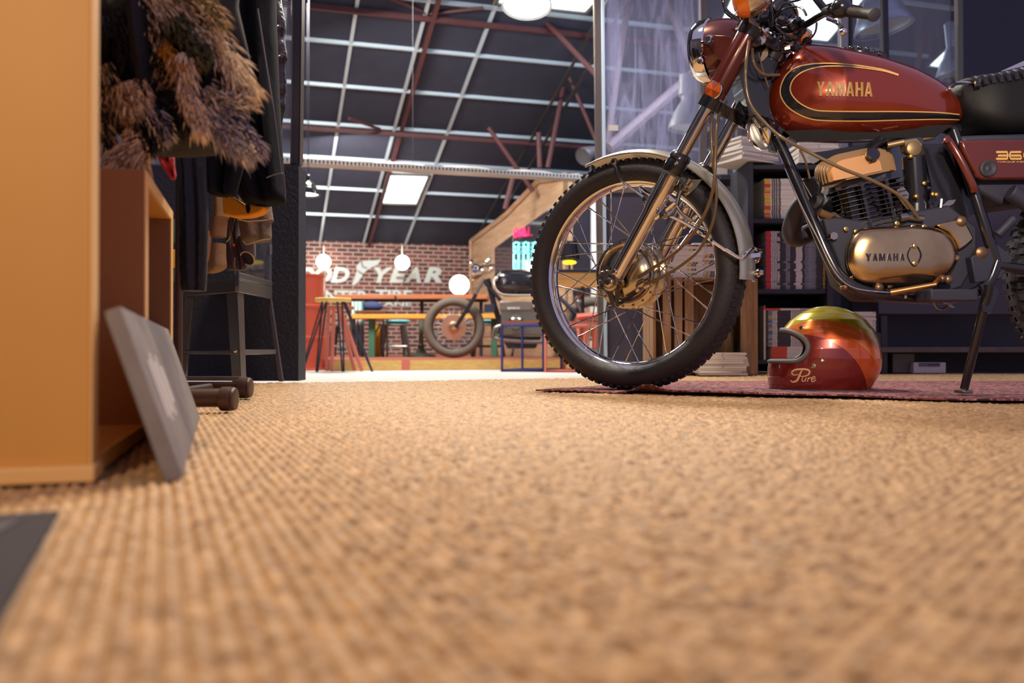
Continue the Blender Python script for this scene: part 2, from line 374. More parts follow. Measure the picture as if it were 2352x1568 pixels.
# ================================================================ roof and far wall
b = MB(); zz = lambda p: roofz(p)
b.add([rm(-9, 4.2, zz(4.2)), rm(10, 4.2, zz(4.2)), rm(10, 15.2, zz(15.2)), rm(-9, 15.2, zz(15.2))], [(0, 3, 2, 1)])
b.add([rm(-9, 4.2, zz(4.2) + .1), rm(10, 4.2, zz(4.2) + .1), rm(10, 15.2, zz(15.2) + .1), rm(-9, 15.2, zz(15.2) + .1)], [(0, 1, 2, 3)])
struct(b, 'ceiling', M['ceil'], 'dark sloping ceiling panels', smooth=False)
strips = [6.55, 7.35, 8.17, 8.99, 9.80, 10.60, 11.43, 12.27, 13.13, 13.99]
sl = Vector((0, 0, 0))
for i, p in enumerate(strips):
    b = MB(); b.rbox(-6, 8, p - .02, p + .02, zz(p) - .035, zz(p) + .005)
    struct(b, 'trim_%d' % (i + 1), M['alu_strip'])
qs = [-2.66, -1.94, -1.215, -.49, .235, .957, 1.685, 2.40]
def slopebar(q, w, h, drop, p0=4.4, p1=15.0):
    b = MB(); d = (rm(q, p1, zz(p1)) - rm(q, p0, zz(p0))); L = d.length; d.normalize(); side = Vector((ca, sa, 0)); up = side.cross(d)
    b.box((rm(q, p0, zz(p0)) + rm(q, p1, zz(p1))) / 2 - Vector((0, 0, drop)), (w, L, h), side, d, up); return b
for i, q in enumerate(qs): struct(slopebar(q, .038, .03, .02), 'trim_%d' % (i + 11), M['alu_strip'])
for q in (-3.35, 1.775): struct(slopebar(q, .04, .07, .055), 'trim_rafter', M['redsteel'], 'dark red steel rafter under the ceiling')
for q, dr, lb in ((3.50, .16, 'left of the two thin grey conduits running side by side up the dark ceiling'), (3.66, .24, 'right of the two thin grey conduits, nearer the glass partition post')):
    o = slopebar(q, .03, .03, dr).build('roof_conduit', M['galv']); tag(o, lb, 'conduit', 'twin grey conduits under the ceiling')
M['palered'] = mat('pale_red_steel', (92, 74, 80), .6)
def rod(a, c, r, name='trim_brace', m='redsteel', label=None):
    b = MB(); b.cyl(a, c, r, n=8); return struct(b, name, M[m], label)
for p, z in ((9.2, 3.655), (11.3, 2.91)):
    b = MB(); b.rbox(-6, 8, p - .025, p + .025, z - .028, z + .022); struct(b, 'trim_tie_beam', M['redsteel'], 'dark red horizontal tie beam')
rod(Pp(860, -20, 8.8), Pp(985, 32, 9.2), .022); rod(Pp(985, 32, 9.2), Pp(1110, 18, 8.9), .018)
rod(Pp(1250, 45, 9.2), Pp(1372, 175, 8.6), .03); rod(Pp(1283, 68, 9.2), Pp(1320, 40, 9.6), .02)
rod(Pp(802, 272, 10.6), Pp(872, 296, 11.2), .02); rod(Pp(1122, 293, 10.4), Pp(1225, 440, 10.4), .03)
rod(Pp(1308, 178, 10), Pp(1372, 330, 10), .025)
for (u0, v0, u1, v1) in ((1295, 198, 1258, 385), (1237, 305, 1240, 385), (1180, 400, 1160, 480)):
    rod(Pp(u0, v0, 10.3), Pp(u1, v1, 10.3), .034, 'trim_column')
# behind the right glass: pale red braces
rod(Pp(1445, -10, 8.6), Pp(1395, 330, 8.6), .035, m='palered'); rod(Pp(1525, -20, 8.4), Pp(1592, 150, 8.4), .05, m='palered'); rod(Pp(1590, -20, 8.8), Pp(1597, 150, 8.8), .035, m='palered')
rod(Pp(1600, 165, 8.2), Pp(1400, 340, 8.2), .06, m='palered', label='thick pale red diagonal brace behind the glass'); rod(Pp(1600, 130, 8.2), Pp(1720, 60, 8.2), .045, m='palered')
rod(Pp(2100, 175, 8.6), Pp(2140, 20, 8.6), .03); rod(Pp(2120, 178, 8.8), Pp(2185, 192, 8.8), .03)
rod(Pp(1850, 330, 8.5), Pp(1920, 420, 8.5), .03)
# far brick wall
b = MB(); PW = 15.0
b.add([rm(-7, PW, ZL), rm(4.1, PW, ZL), rm(4.1, PW, 2.0), rm(-7, PW, 2.0)], [(0, 1, 2, 3)])
wb = struct(b, 'wall_back', M['brick'], 'red brick far wall with pale mortar', smooth=False)
uvl = wb.data.uv_layers.new(name='UVMap')
for i, uvc in enumerate([(0, 0), (11.1, 0), (11.1, 2.08), (0, 2.08)]): uvl.data[i].uv = uvc
b = MB(); b.add([rm(4.1, PW, ZL), rm(9, PW, ZL), rm(9, PW, 2.0), rm(4.1, PW, 2.0)], [(0, 1, 2, 3)]); struct(b, 'wall_far_right', M['black'])
b = MB(); b.add([rm(-6.5, 4, ZL), rm(-6.5, 15, ZL), rm(-6.5, 15, 2.2), rm(-6.5, 4, 5.4)], [(0, 1, 2, 3)]); struct(b, 'wall_left', M['black'])
b = MB(); b.add([rm(9, 4, ZL), rm(9, 15, ZL), rm(9, 15, 2.2), rm(9, 4, 5.4)], [(0, 1, 2, 3)]); struct(b, 'wall_right', M['black'])

# painted lettering on the brick
SG = mat('white_sign_paint', (214, 226, 226), .7)
NV = Vector((sa, -ca, 0)); AXQ = Vector((ca, sa, 0)); UP = Vector((0, 0, 1))
def wall_text(body, u0, u1, v0, v1, **k):
    a = Pp(u0, v1, PW - .012); c = Pp(u1, v1, PW - .012); t = Pp(u0, v0, PW - .012)
    mb = MB(); text_mb(mb, body, t.z - a.z, a, AXQ, UP, NV * .012, width=(c - a).length, **k); return mb
sign = thing('painted_wall_sign', 'large white slanted lettering with winged foot painted on the brick wall', 'sign', Pp(860, 705, PW - .02))
for ch, u0, u1 in (('G', 642, 682), ('O', 684, 722), ('O', 722, 762), ('D', 760, 803), ('Y', 858, 902), ('E', 894, 936), ('A', 928, 967), ('R', 973, 1016)):
    wall_text(ch, u0, u1, 613, 649, bold=.045, shear=.25).build('letter', SG, sign, smooth=False)
wing = [(868, 607), (858, 612), (846, 618), (835, 628), (828, 640), (820, 650), (812, 655), (808, 653), (812, 645), (816, 632), (820, 620), (818, 612), (826, 602), (838, 598), (855, 598), (874, 596), (872, 601)]
b = MB(); pts = [Pp(u, v, PW - .012) for u, v in wing]; b.prism(pts, NV * .012)
b.build('winged_foot', SG, sign, smooth=False)
b = MB(); b.tube([Pp(822, 622, PW - .03), Pp(836, 631, PW - .03)], .008, 6); b.tube([Pp(830, 600, PW - .03), Pp(833, 612, PW - .03), Pp(843, 616, PW - .03)], .008, 6); b.build('ankle_line', M['black'], sign)
for wd, u0, u1, v0, v1 in (('CENTER', 696, 846, 665, 690), ('TIRE', 862, 946, 665, 690)):
    wall_text(wd, u0, u1, v0, v1, bold=.035).build('lettering', SG, sign, smooth=False)
wall_text('LANE', 868, 946, 692, 702, bold=.03).build('lettering', SG, sign, smooth=False)

# skylights
for k, (q4, lab) in enumerate((([(891, 399), (987, 402), (958, 469), (874, 467)], 'glowing square skylight low in the dark ceiling above the brick wall'),
        ([(1165, -55), (1420, -50), (1345, 30), (1135, 8)], 'glowing skylight at the top behind the bright round pendant'),
        ([(1720, -110), (2070, -100), (1902, 97), (1645, 66)], 'large glowing skylight behind the handlebars'),
        ([(2215, 70), (2330, 60), (2215, 165), (2128, 152)], 'glowing skylight right of the aluminium pendant, cut by the post'))):
    b = MB(); pts = [Rf(u, v, -.03) for u, v in q4]; b.prism(pts, (0, 0, .04)); ob = b.build('skylight', M['skylight'], smooth=False)
    tag(ob, lab, 'skylight', None)
    b = MB()
    for i in range(4): b.cyl(pts[i], pts[(i + 1) % 4], .025, n=6)
    b.build('frame', M['galv'], ob)
# ================================================================ red motorcycle

GLY = {'Y': ([(0, 1), (.2, 1), (.31, .62), (.42, 1), (.62, 1), (.41, .42), (.41, 0), (.21, 0), (.21, .42)], .62),
       'A': ([(0, 0), (.2, 1), (.42, 1), (.62, 0), (.43, 0), (.395, .2), (.225, .2), (.255, .36), (.365, .36), (.31, .74), (.31, .75), (.255, .36), (.225, .2), (.19, 0)], .62),
       'M': ([(0, 0), (0, 1), (.26, 1), (.38, .45), (.50, 1), (.76, 1), (.76, 0), (.58, 0), (.58, .66), (.44, 0), (.32, 0), (.18, .66), (.18, 0)], .76),
       'H': ([(0, 0), (0, 1), (.2, 1), (.2, .6), (.42, .6), (.42, 1), (.62, 1), (.62, 0), (.42, 0), (.42, .42), (.2, .42), (.2, 0)], .62)}
def word_poly(word, gap=.09):
    """2D letter polygons split into triangles: condensed bold capitals"""
    from mathutils.geometry import tessellate_polygon
    out = []; x = 0
    for ch in word:
        pts, w = GLY[ch]
        if ch == 'A':
            quads = [[(0, 0), (.2, 1), (.31, 1), (.31, .76), (.255, .36), (.225, .2), (.19, 0)], [(.62, 0), (.42, 1), (.31, 1), (.31, .76), (.365, .36), (.395, .2), (.43, 0)], [(.225, .2), (.255, .36), (.365, .36), (.395, .2)]]
        else: quads = [pts]
        for q in quads:
            P = [Vector((a + x, b_, 0)) for a, b_ in q]
            for t in tessellate_polygon([P]): out.append([P[i] for i in t])
        x += w + gap
    return out, x - gap
bike = thing('motorcycle', 'red vintage trail motorcycle with gold tank lettering parked on a patterned rug', 'motorcycle', (HUB.x + .45, 2.42, .008))
def xyF(ang, r, w=0.0):                                      # polar in the wheel plane, ang from up, positive towards the front
    return HUB + UP * (r * math.cos(ang)) + FF * (r * math.sin(ang)) + FN * w
# ---- front wheel: rim carries tyre, spokes, hub
b = MB()
rimprof = [(-.024, .281), (-.026, .276), (-.022, .270), (-.014, .266), (-.006, .2625), (.006, .2625), (.014, .266), (.022, .270), (.026, .276), (.024, .281), (.02, .278), (0, .272), (-.02, .278)]
def sweep(mb, prof, n, a0=0.0, a1=2 * math.pi, closed=True, fn=xyF):
    rs = []
    m = n if closed else n + 1
    for i in range(m):
        a = a0 + (a1 - a0) * i / n; rs.append([fn(a, r, w) for w, r in prof])
    mb.rings(rs, cap=not closed, closed=closed)
sweep(b, rimprof, 120)
rim = b.build('front_wheel', M['chrome'], bike, ang=50); rim['label'] = 'chromed spoked front wheel rim'
NS = 36
sp0 = None
for k in range(NS):
    ra = 2 * math.pi * (k + .5) / NS; side = 1 if k % 2 == 0 else -1; cross = 1 if (k // 2) % 2 == 0 else -1
    ha = ra + cross * R(46); b = MB()
    a = xyF(ha, .094, side * .030); c = xyF(ra, .266, 0)
    b.cyl(a, c, .0018, n=6); d = (a - c).normalized(); b.cyl(c - d * .003, c + d * .02, .0030, .0026, n=6); b.cyl(c - d * .004, c + d * .004, .0050, .0042, n=8)
    b.build('spoke', M['steel'] if False else M['chrome'], rim)
b = MB()
RT = .345; tp = []
for i in range(28):
    a = 2 * math.pi * i / 28; tp.append((.052 * math.cos(a), RT - .040 + .040 * math.sin(a) * (1.0 if math.sin(a) > 0 else .85)))
sweep(b, tp, 140)
for k in range(84):
    a = 2 * math.pi * k / 84
    for w, dr, sz in ((-.030, -.0075, .016), (0, -.002, .02), (.030, -.0075, .016)):
        aa = a + (0 if abs(w) > .01 else math.pi / 84)
        c = xyF(aa, RT + dr, w); er = (c - (HUB + FN * w)).normalized(); et = er.cross(FN)
        b.box(c, (sz, .013, .009), (FN * math.cos(w * 14) - er * math.sin(w * 14)), et, (er * math.cos(w * 14) + FN * math.sin(w * 14)))
ty = b.build('tyre', M['rubber'], rim); ty['label'] = 'knobbly black front tyre'
# hub drum
b = MB()
b.lathe(HUB - FN * .034, FN, [(0, .02), (0, .088), (.002, .102), (.006, .102), (.009, .090), (.02, .078), (.05, .078), (.058, .092), (.060, .104), (.065, .104), (.067, .094), (.070, .09), (.070, .02)], 56)
for k in range(36):
    a = 2 * math.pi * (k + .25) / 36; w = .034 if k % 2 else -.034
    c = xyF(a, .097, w); b.lathe(c - FN * .004, FN, [(0, .0035), (.007, .0035), (.0075, .0015)], 8)
hub = b.build('hub', M['alupol'], rim); hub['label'] = 'polished drum brake hub'
b = MB(); b.lathe(HUB + FN * .034, FN, [(0, .089), (.010, .089), (.013, .086), (.010, .080), (.006, .078), (.014, .070), (.020, .045), (.024, .03), (.024, .01)], 56)
b.build('brake_plate', M['alupol'], rim)
b = MB()
def strip(mb, a, c, w0, w1, th, n):                          # flat tapered bar facing n
    a, c, n = Vector(a), Vector(c), Vector(n).normalized(); d = (c - a).normalized(); s = d.cross(n)
    mb.prism([a - s * w0, a + s * w0, c + s * w1, c - s * w1], -n * th)
strip(b, Fp(1388, 612, .066), Fp(1408, 704, .066), .010, .007, .006, FN)
strip(b, Fp(1418, 658, .064), Fp(1416, 704, .064), .008, .006, .006, FN)
strip(b, Fp(1372, 634, .066), Fp(1398, 640, .07), .008, .007, .008, FN)
for (u, v) in ((1388, 628), (1384, 648), (1406, 706), (1398, 626), (1380, 660)): b.lathe(Fp(u, v, .062), FN, [(0, .008), (.012, .008), (.016, .005)], 8)
b.build('brake_arm', M['steel'], rim)
b = MB()
p0, p1 = Fp(1422, 698, .07), Fp(1466, 668, .07); d = (p1 - p0).normalized(); x = d.cross(FN); pts = []
for i in range(22 * 8 + 1):
    t = i / 176; an = 2 * math.pi * 22 * t; pts.append(p0 + (p1 - p0) * t + x * .0052 * math.cos(an) + FN * .0052 * math.sin(an))
b.tube(pts, .0011, 5); b.cyl(p0, p1, .003, n=6); b.build('return_spring', M['blackgloss'], rim)
b = MB(); b.lathe(Fp(1480, 660, .07), (Fp(1500, 650, .07) - Fp(1480, 660, .07)), [(0, .007), (.01, .009), (.02, .009), (.022, .005), (.03, .005)], 8)
b.lathe(Fp(1462, 668, .07), d, [(0, .009), (.012, .009), (.014, .005)], 8); b.build('cable_adjuster', M['alupol'], rim)
b = MB(); b.lathe(Fp(1445, 598, .045), (Fp(1500, 575, .045) - Fp(1445, 598, .045)), [(0, .016), (.01, .02), (.03, .018), (.034, .01)], 12)
b.lathe(Fp(1470, 655, .058), (Fp(1500, 637, .058) - Fp(1470, 655, .058)), [(-.012, .006), (0, .015), (.018, .014), (.02, .009), (.03, .008)], 12)
b.build('speedometer_drive', M['alupol'], rim)

# ---- fork legs (near w=+.10, far w=-.10)
L0, L1, L2, L3 = Fp(1407, 650, .10), Fp(1543, 397, .10), Fp(1640, 222, .10), Fp(1722, 70, .10)
axd = (L3 - L0).normalized()
def leg(w, name):
    off = FN * (w - .10); a, c, d, e = L0 + off, L1 + off, L2 + off, L3 + off; L = (c - a).length
    b = MB(); b.lathe(a - axd * .006, axd, [(0, .010), (.006, .017), (.02, .022), (.05, .0225), (L - .12, .0235), (L - .1, .0265), (L - .02, .0275), (L, .0275)], 28)
    o = b.build(name, M['chrome'], bike); o['label'] = 'polished lower fork leg'
    b = MB(); b.lathe(c, axd, [(0, .0285), (.004, .031), (.03, .031), (.034, .029), (.04, .029), (.043, .031), (.055, .0285), (.06, .024)], 24); b.build('dust_seal', M['blackgloss'], o)
    b = MB(); b.cyl(c, e, .0185, n=24); o2 = b.build('fork_tube', M['chrome'], bike)
    b = MB(); b.lathe(d, axd, [(0, .027), (.002, .0285), (.03, .0285), (.19, .0285), (.2, .026)], 28); b.build('fork_cover', M['tank_dark'], o2)
    b = MB(); b.lathe(a - FF * .004 + FN * .02, FN, [(-.045, .022), (-.012, .026), (.006, .024), (.008, .018)], 20)
    b.lathe(a - FF * .004 + FN * .028, FN, [(0, .015), (.008, .015), (.01, .012)], 6); b.lathe(a - FF * .004 + FN * .036, FN, [(0, .009), (.006, .009)], 6)
    b.lathe(a + axd * .035 + FN * .018, FN, [(0, .009), (.009, .009), (.011, .006)], 10)
    b.build('axle_clamp', M['alupol'], o)
    b = MB(); g = c - axd * .075
    b.tube([g - FF * .0, g - FF * .03 - UP * .0, g - FF * .05 - UP * .02], .008, 8); b.tube([g - axd * .06, g - axd * .07 - FF * .03, g - FF * .05 - UP * .02], .009, 8); b.build('mudguard_bracket', M['chrome'], o)
    return o
leg(.10, 'fork_leg'); leg(-.10, 'fork_leg')
b = MB(); b.cyl(HUB - FN * .12, HUB + FN * .11, .009, n=12); b.build('front_axle', M['steel'], bike)
# triple clamps + steering head
mid = FN * -.10
def clampmb(p, w, th, back):
    b = MB(); c = p + mid
    for s in (-1, 1): b.lathe(c + FN * (.10 * s) - axd * th / 2, axd, [(0, .032), (th, .032)], 20)
    up2 = axd; fx = FN.cross(up2).normalized()
    if fx.dot(FF) > 0: fx = -fx
    pts = [c + FN * .115 + fx * -.012, c - FN * .115 + fx * -.012, c - FN * .10 + fx * .028, c - FN * .03 + fx * back, c + FN * .03 + fx * back, c + FN * .10 + fx * .028]
    b.prism([q - axd * th / 2 for q in pts], axd * th); return b, c + fx * (back - .02)
b, h0 = clampmb(L2 - axd * .02, .2, .030, .075); b.build('lower_triple_clamp', M['blackgloss'], bike)
b, h1 = clampmb(L3 - axd * .0, .2, .026, .07); b.build('upper_triple_clamp', M['blackgloss'], bike)
b = MB(); b.cyl(h0 - axd * .01, h1 + axd * .01, .028, n=20); b.lathe(h0, axd, [(0, .034), (.02, .034), (.022, .028)], 20); b.lathe(h1 - axd * .03, axd, [(0, .034), (.02, .034)], 20); b.build('steering_head', M['blackgloss'], bike)
# ---- front mudguard
def fend(a, r, w): return xyF(a, r, w)
prof = []
for i in range(15):
    t = -1 + 2 * i / 14; prof.append((.056 * t, .372 - .020 * abs(t) ** 2.4))
prof2 = [(w * .97, r - .0022) for w, r in prof[::-1]]
b = MB(); sweep(b, prof + prof2, 60, R(21), R(-95), closed=False)
# flared front lip and rear flap
mg = b.build('front_mudguard', M['fender'], bike, ang=60)
b = MB()
for s in (1, -1):
    e = [xyF(R(21 - 116 * i / 60), .3535, .056 * s) for i in range(61)]; b.tube(e, .0028, 6)
b.tube([xyF(R(21), .372 - .02 * abs(t) ** 2.4, .056 * t) for t in [-1 + i / 7 for i in range(15)]], .003, 6)
b.tube([xyF(R(-95), .372 - .02 * abs(t) ** 2.4, .056 * t) for t in [-1 + i / 7 for i in range(15)]], .003, 6)
b.build('rolled_edge', M['fender'], mg)
b = MB()
st = spline([Fp(1486, 457, .075), Fp(1462, 440, .07), Fp(1432, 418, .066), Fp(1414, 385, .062), Fp(1412, 368, .058)], 8)
b.tube(st, .0042, 8); st2 = [p - FN * (2 * (p - HUB).dot(FN)) for p in st]; b.tube(st2, .0042, 8)
for c in (Fp(1412, 372, .06), Fp(1484, 458, .078)): b.lathe(c, FN, [(-.004, .011), (.006, .011), (.007, .007), (.012, .007)], 12)
b.build('front_stay', M['chrome'], mg)
b = MB()
bk = xyF(R(-87), .385, 0)
lp = [Fp(1530, 492, .09), Fp(1580, 516, .083), Fp(1640, 556, .076), Fp(1680, 582, .070), Fp(1704, 592, .062), xyF(R(-82.5), .382, .04), xyF(R(-83), .388, 0)]
l2 = spline(lp, 8); b.tube(l2 + [p - FN * (2 * (p - HUB).dot(FN)) for p in l2[::-1][1:]], .0048, 8)
b.lathe(xyF(R(-92), .368, 0), xyF(R(-92), 1, 0) - HUB, [(0, .008), (.012, .008), (.014, .012), (.02, .012), (.022, .008), (.032, .006)], 10)
b.prism([xyF(R(-84), .366, -.018), xyF(R(-84), .366, .018), xyF(R(-84), .395, .006), xyF(R(-84), .395, -.006)], -UP * .012)
b.build('rear_stay', M['chrome'], mg)
b = MB(); b.tube(spline([Fp(1585, 412, .08), Fp(1562, 440, .088), Fp(1552, 470, .09), Fp(1535, 492, .1), Fp(1520, 497, .11)], 6), .007, 8)
b.tube(spline([Fp(1552, 470, .09), Fp(1565, 490, .088), Fp(1590, 508, .085)], 6), .006, 8)
for c in (Fp(1571, 430, .088), Fp(1524, 494, .11)): b.lathe(c, FN, [(-.01, .011), (.006, .011), (.007, .007), (.013, .007)], 10)
b.prism([Fp(1560, 425, .07), Fp(1580, 412, .065), Fp(1612, 412, .057), Fp(1600, 430, .058), Fp(1575, 452, .075)], -FN * .004)
b.build('stay_bracket', M['alupol'], mg)
# ---- headlight (axis = FF)
hl = Fp(1668, 112, 0)
b = MB(); b.lathe(hl - FF * .075, FF, [(0, .012), (.004, .035), (.015, .055), (.035, .071), (.06, .080), (.09, .085), (.112, .086)], 40); hb = b.build('headlight_shell', M['tank_dark'], bike)
b = MB(); b.lathe(hl + FF * .035, FF, [(0, .086), (.004, .0905), (.03, .090), (.044, .084), (.05, .078), (.05, .074), (.044, .074)], 40, cap=False); b.lathe(Fp(1612, 142, .078), FN, [(0, .009), (.012, .009), (.014, .005)], 10); b.build('headlight_ring', M['chrome'], hb)
b = MB(); b.lathe(hl + FF * .08, FF, [(0, .077), (.008, .06), (.012, .03), (.013, .001)], 32); b.build('headlight_lens', mat('lens_glass', (210, 210, 215), .05, spec=.8), hb)
b = MB()
b.prism([Fp(1628, 80, .088), Fp(1672, 82, .094), Fp(1700, 95, .10), Fp(1672, 160, .10), Fp(1662, 150, .1), Fp(1625, 100, .088)], -FN * .003)
b.build('headlight_bracket', M['tank_dark'], hb, bevel=.001)
b = MB(); b.lathe(Fp(1630, 93, .086), FN, [(0, .0135), (.008, .0135), (.009, .008), (.015, .008)], 12); b.build('bracket_bolt', M['chrome'], hb)
# reflector
rc = Fp(1637, 206, .128)
b = MB(); b.lathe(rc - FN * .012, FN, [(0, .018), (.003, .0255), (.010, .0255), (.012, .023)], 28); rf = b.build('side_reflector', M['chrome'], bike)
AMT = []
for i, c in enumerate([(196, 92, 34), (148, 64, 24)]): AMT.append(mat('amber_facet_%d' % i, c, .15, spec=.7, coat=.6))
b = MB(); ax1 = UP; ax2 = FN.cross(UP)
for k in range(12):
    b.cur = (k // 2) % 2 if True else 0
    a0, a1 = 2 * math.pi * k / 12, 2 * math.pi * (k + 1) / 12
    P = [rc + (ax1 * math.cos(a) + ax2 * math.sin(a)) * .023 + FN * .0005 for a in (a0, a1)]
    o_ = len(b.v); b.v += [tuple(rc + FN * .005), tuple(P[0]), tuple(P[1])]; b.face((o_, o_ + 1, o_ + 2))
b.build('reflector_lens', AMT, rf, smooth=False)
b = MB(); g = Fp(1652, 215, .1); b.lathe(L2 - axd * .035, axd, [(0, .0205), (.002, .024), (.03, .024), (.032, .0205)], 20); b.cyl(rc - FN * .01, L2 - axd * .02, .006, n=8); b.build('reflector_clamp', M['chrome'], rf)
# front indicators
def indicator(c, d, r, name='turn_signal'):
    b = MB(); b.lathe(c, d, [(-.05, .3 * r), (-.045, .7 * r), (-.03, .95 * r), (0, r * 1.04), (.006, r * 1.04)], 24); o = b.build(name, M['chrome'], bike)
    b = MB(); b.lathe(c, d, [(.004, r), (.02, r * .96), (.034, r * .8), (.042, r * .4), (.043, .001)], 24); l = b.build('amber_lens', M['amber'], o); return o
i1 = indicator(Fp(1722, -2, .22), FF * .9 + FN * .25 - UP * .2, .043); b = MB(); b.cyl(Fp(1716, 10, .2), Fp(1712, 62, .1), .008, n=10); b.build('signal_stalk', M['blackgloss'], i1)
i2 = indicator(Fp(1822, 88, -.16), FF * -.9 + FN * .3 - UP * .1, .030); b = MB(); b.cyl(Fp(1818, 85, -.15), Fp(1775, 75, -.1), .007, n=10); b.build('signal_stalk', M['blackgloss'], i2)
# ---- handlebar and controls
def Hb(u, v, D): return at(u, v, D)
b = MB(); bar = spline([Hb(1690, 40, 2.62), Hb(1735, 52, 2.5), Hb(1790, 68, 2.40), Hb(1840, 60, 2.35), Hb(1895, 30, 2.24), Hb(1945, 20, 2.14), Hb(1975, 25, 2.08)], 8)
b.tube(bar, .0105, 14); hbar = b.build('handlebar', M['blackgloss'], bike)
b = MB(); g0, g1 = Hb(1942, 26, 2.12), Hb(2010, 34, 2.0); b.lathe(g0, g1 - g0, [(0, .0115), (.006, .0125), ((g1 - g0).length - .012, .012), ((g1 - g0).length - .008, .0155), ((g1 - g0).length - .002, .0155), ((g1 - g0).length, .012)], 20); b.build('grip', M['rubber'], hbar)
b = MB(); b.ball(Hb(1932, 18, 2.12), .026, 10, (1, 1, .95)); b.lathe(Hb(1900, 25, 2.18), Hb(1930, 22, 2.1) - Hb(1900, 25, 2.18), [(0, .016), (.03, .018), (.05, .02)], 14); b.ball(Hb(1912, 30, 2.14), .014, 8); b.build('switch_housing', M['blackgloss'], hbar)
b = MB(); b.tube(spline([Hb(1900, 42, 2.12), Hb(1922, 52, 2.08), Hb(1935, 66, 2.02), Hb(1936, 72, 1.98)], 6), [.005] * 6 * 3 + [.006], 8, flat=.6); b.ball(Hb(1937, 73, 1.97), .0085, 8); b.build('clutch_lever', M['chrome'], hbar)
b = MB(); b.tube([Hb(1772, 62, 2.36), Hb(1765, -60, 2.3)], .006, 8); b.tube([Hb(1858, -25, 2.2), Hb(1895, 22, 2.18)], .009, 8); b.tube([Hb(1940, 18, 2.12), Hb(1939, -50, 2.1)], .006, 8); b.build('mirror_stem', M['blackgloss'], hbar)
b = MB()
for i, (u, v, D, r, l) in enumerate(((1742, 30, 2.42, .042, .055), (1792, 32, 2.5, .040, .05))):
    c = Hb(u, v, D); dr = (Vector((.75, -.1, .75))).normalized(); b.lathe(c - dr * l / 2, dr, [(0, r * .8), (.01, r), (l - .008, r), (l, r * .9)], 24)
b.build('gauge_housing', M['blackgloss'], hbar)
b = MB(); b.lathe(Hb(1792, 32, 2.5) + Vector((.75, -.1, .75)).normalized() * .024, Vector((.75, -.1, .75)), [(0, .042), (.005, .043), (.008, .039)], 24); b.lathe(Hb(1742, 30, 2.42) + Vector((.75, -.1, .75)).normalized() * .026, Vector((.75, -.1, .75)), [(0, .043), (.005, .044), (.008, .04)], 24); b.build('gauge_rim', M['chrome'], hbar)
# clutter of clamps, bolts, switch and key barrel round the head
rnd = random.Random(5)
for i in range(46):
    u = rnd.uniform(1700, 1860); v = rnd.uniform(35, 110) + (u - 1780) * .18; D = rnd.uniform(2.3, 2.5); c = Hb(u, v, D)
    d = Vector((rnd.uniform(-1, 1), rnd.uniform(-1, 1), rnd.uniform(-1, 1))); d.normalize()
    t = MB(); t.lathe(c - d * .012, d, [(0, rnd.uniform(.006, .012)), (.018, rnd.uniform(.008, .015)), (.022, .006), (.03, .005)], 8); t.build('steering_fitting', M['blackgloss'] if i % 4 else M['chrome'], hbar)
for pts, r in (([(1780, 40, 2.4), (1800, 10, 2.38), (1835, 0, 2.36), (1870, -18, 2.3)], .003), ([(1778, 44, 2.38), (1800, 22, 2.34), (1830, 15, 2.3), (1845, 22, 2.28), (1852, 35, 2.26)], .003),
               ([(1876, 52, 2.2), (1872, 75, 2.22), (1855, 95, 2.26), (1835, 105, 2.32)], .0026), ([(1782, 60, 2.3), (1800, 78, 2.3), (1830, 88, 2.3), (1850, 70, 2.28)], .004),
               ([(1700, 60, 2.45), (1690, 42, 2.45), (1665, 20, 2.5), (1660, -10, 2.5)], .004), ([(1665, 22, 2.5), (1678, 35, 2.5), (1700, 48, 2.48)], .007)):
    b = MB(); b.tube(spline([Hb(*p) for p in pts], 8), r, 8); b.build('control_cable', M['blackgloss'], hbar)
# long cables
for pts, r in (([Bp(1722, 85, .10), Bp(1714, 140, .14), Bp(1713, 190, .14), Bp(1724, 240, .14), Bp(1760, 285, .15), Bp(1800, 318, .16), Bp(1850, 345, .16), Bp(1930, 385, .17), Bp(2000, 413, .17), Bp(2060, 445, .15), Bp(2092, 475, .13), Bp(2108, 500, .11)], .0046),
               ([Bp(1728, 100, .08), Bp(1730, 140, .09), Bp(1745, 165, .08), Bp(1762, 172, .07), Bp(1790, 172, .05)], .0042),
               ([Bp(1742, 120, .08), Bp(1752, 160, .07), Bp(1765, 200, .06)], .0022), ([Bp(1838, 345, .1), Bp(1850, 370, .09), Bp(1860, 410, .08)], .003),
               ([Bp(2060, 440, .1), Bp(2070, 460, .1), Bp(2085, 480, .09)], .003)):
    b = MB(); b.tube(spline(pts, 10), r, 10); b.build('clutch_cable', M['hose'], bike)
for pts, r in (([Fp(1668, 232, .06), Fp(1652, 262, .09), Fp(1646, 300, .12), Fp(1643, 360, .13), Fp(1640, 420, .13), Fp(1628, 470, .125), Fp(1600, 525, .115), Fp(1562, 570, .10), Fp(1520, 602, .085), Fp(1480, 628, .07), Fp(1466, 637, .065)], .0048),
               ([Fp(1636, 258, .1), Fp(1634, 300, .12), Fp(1636, 360, .12), Fp(1642, 400, .125), Fp(1645, 460, .12), Fp(1634, 520, .11), Fp(1604, 575, .10), Fp(1560, 612, .09), Fp(1520, 636, .08), Fp(1480, 655, .072)], .0046)):
    b = MB(); b.tube(spline(pts, 10), r, 10); b.build('brake_cable', M['hose'], bike)

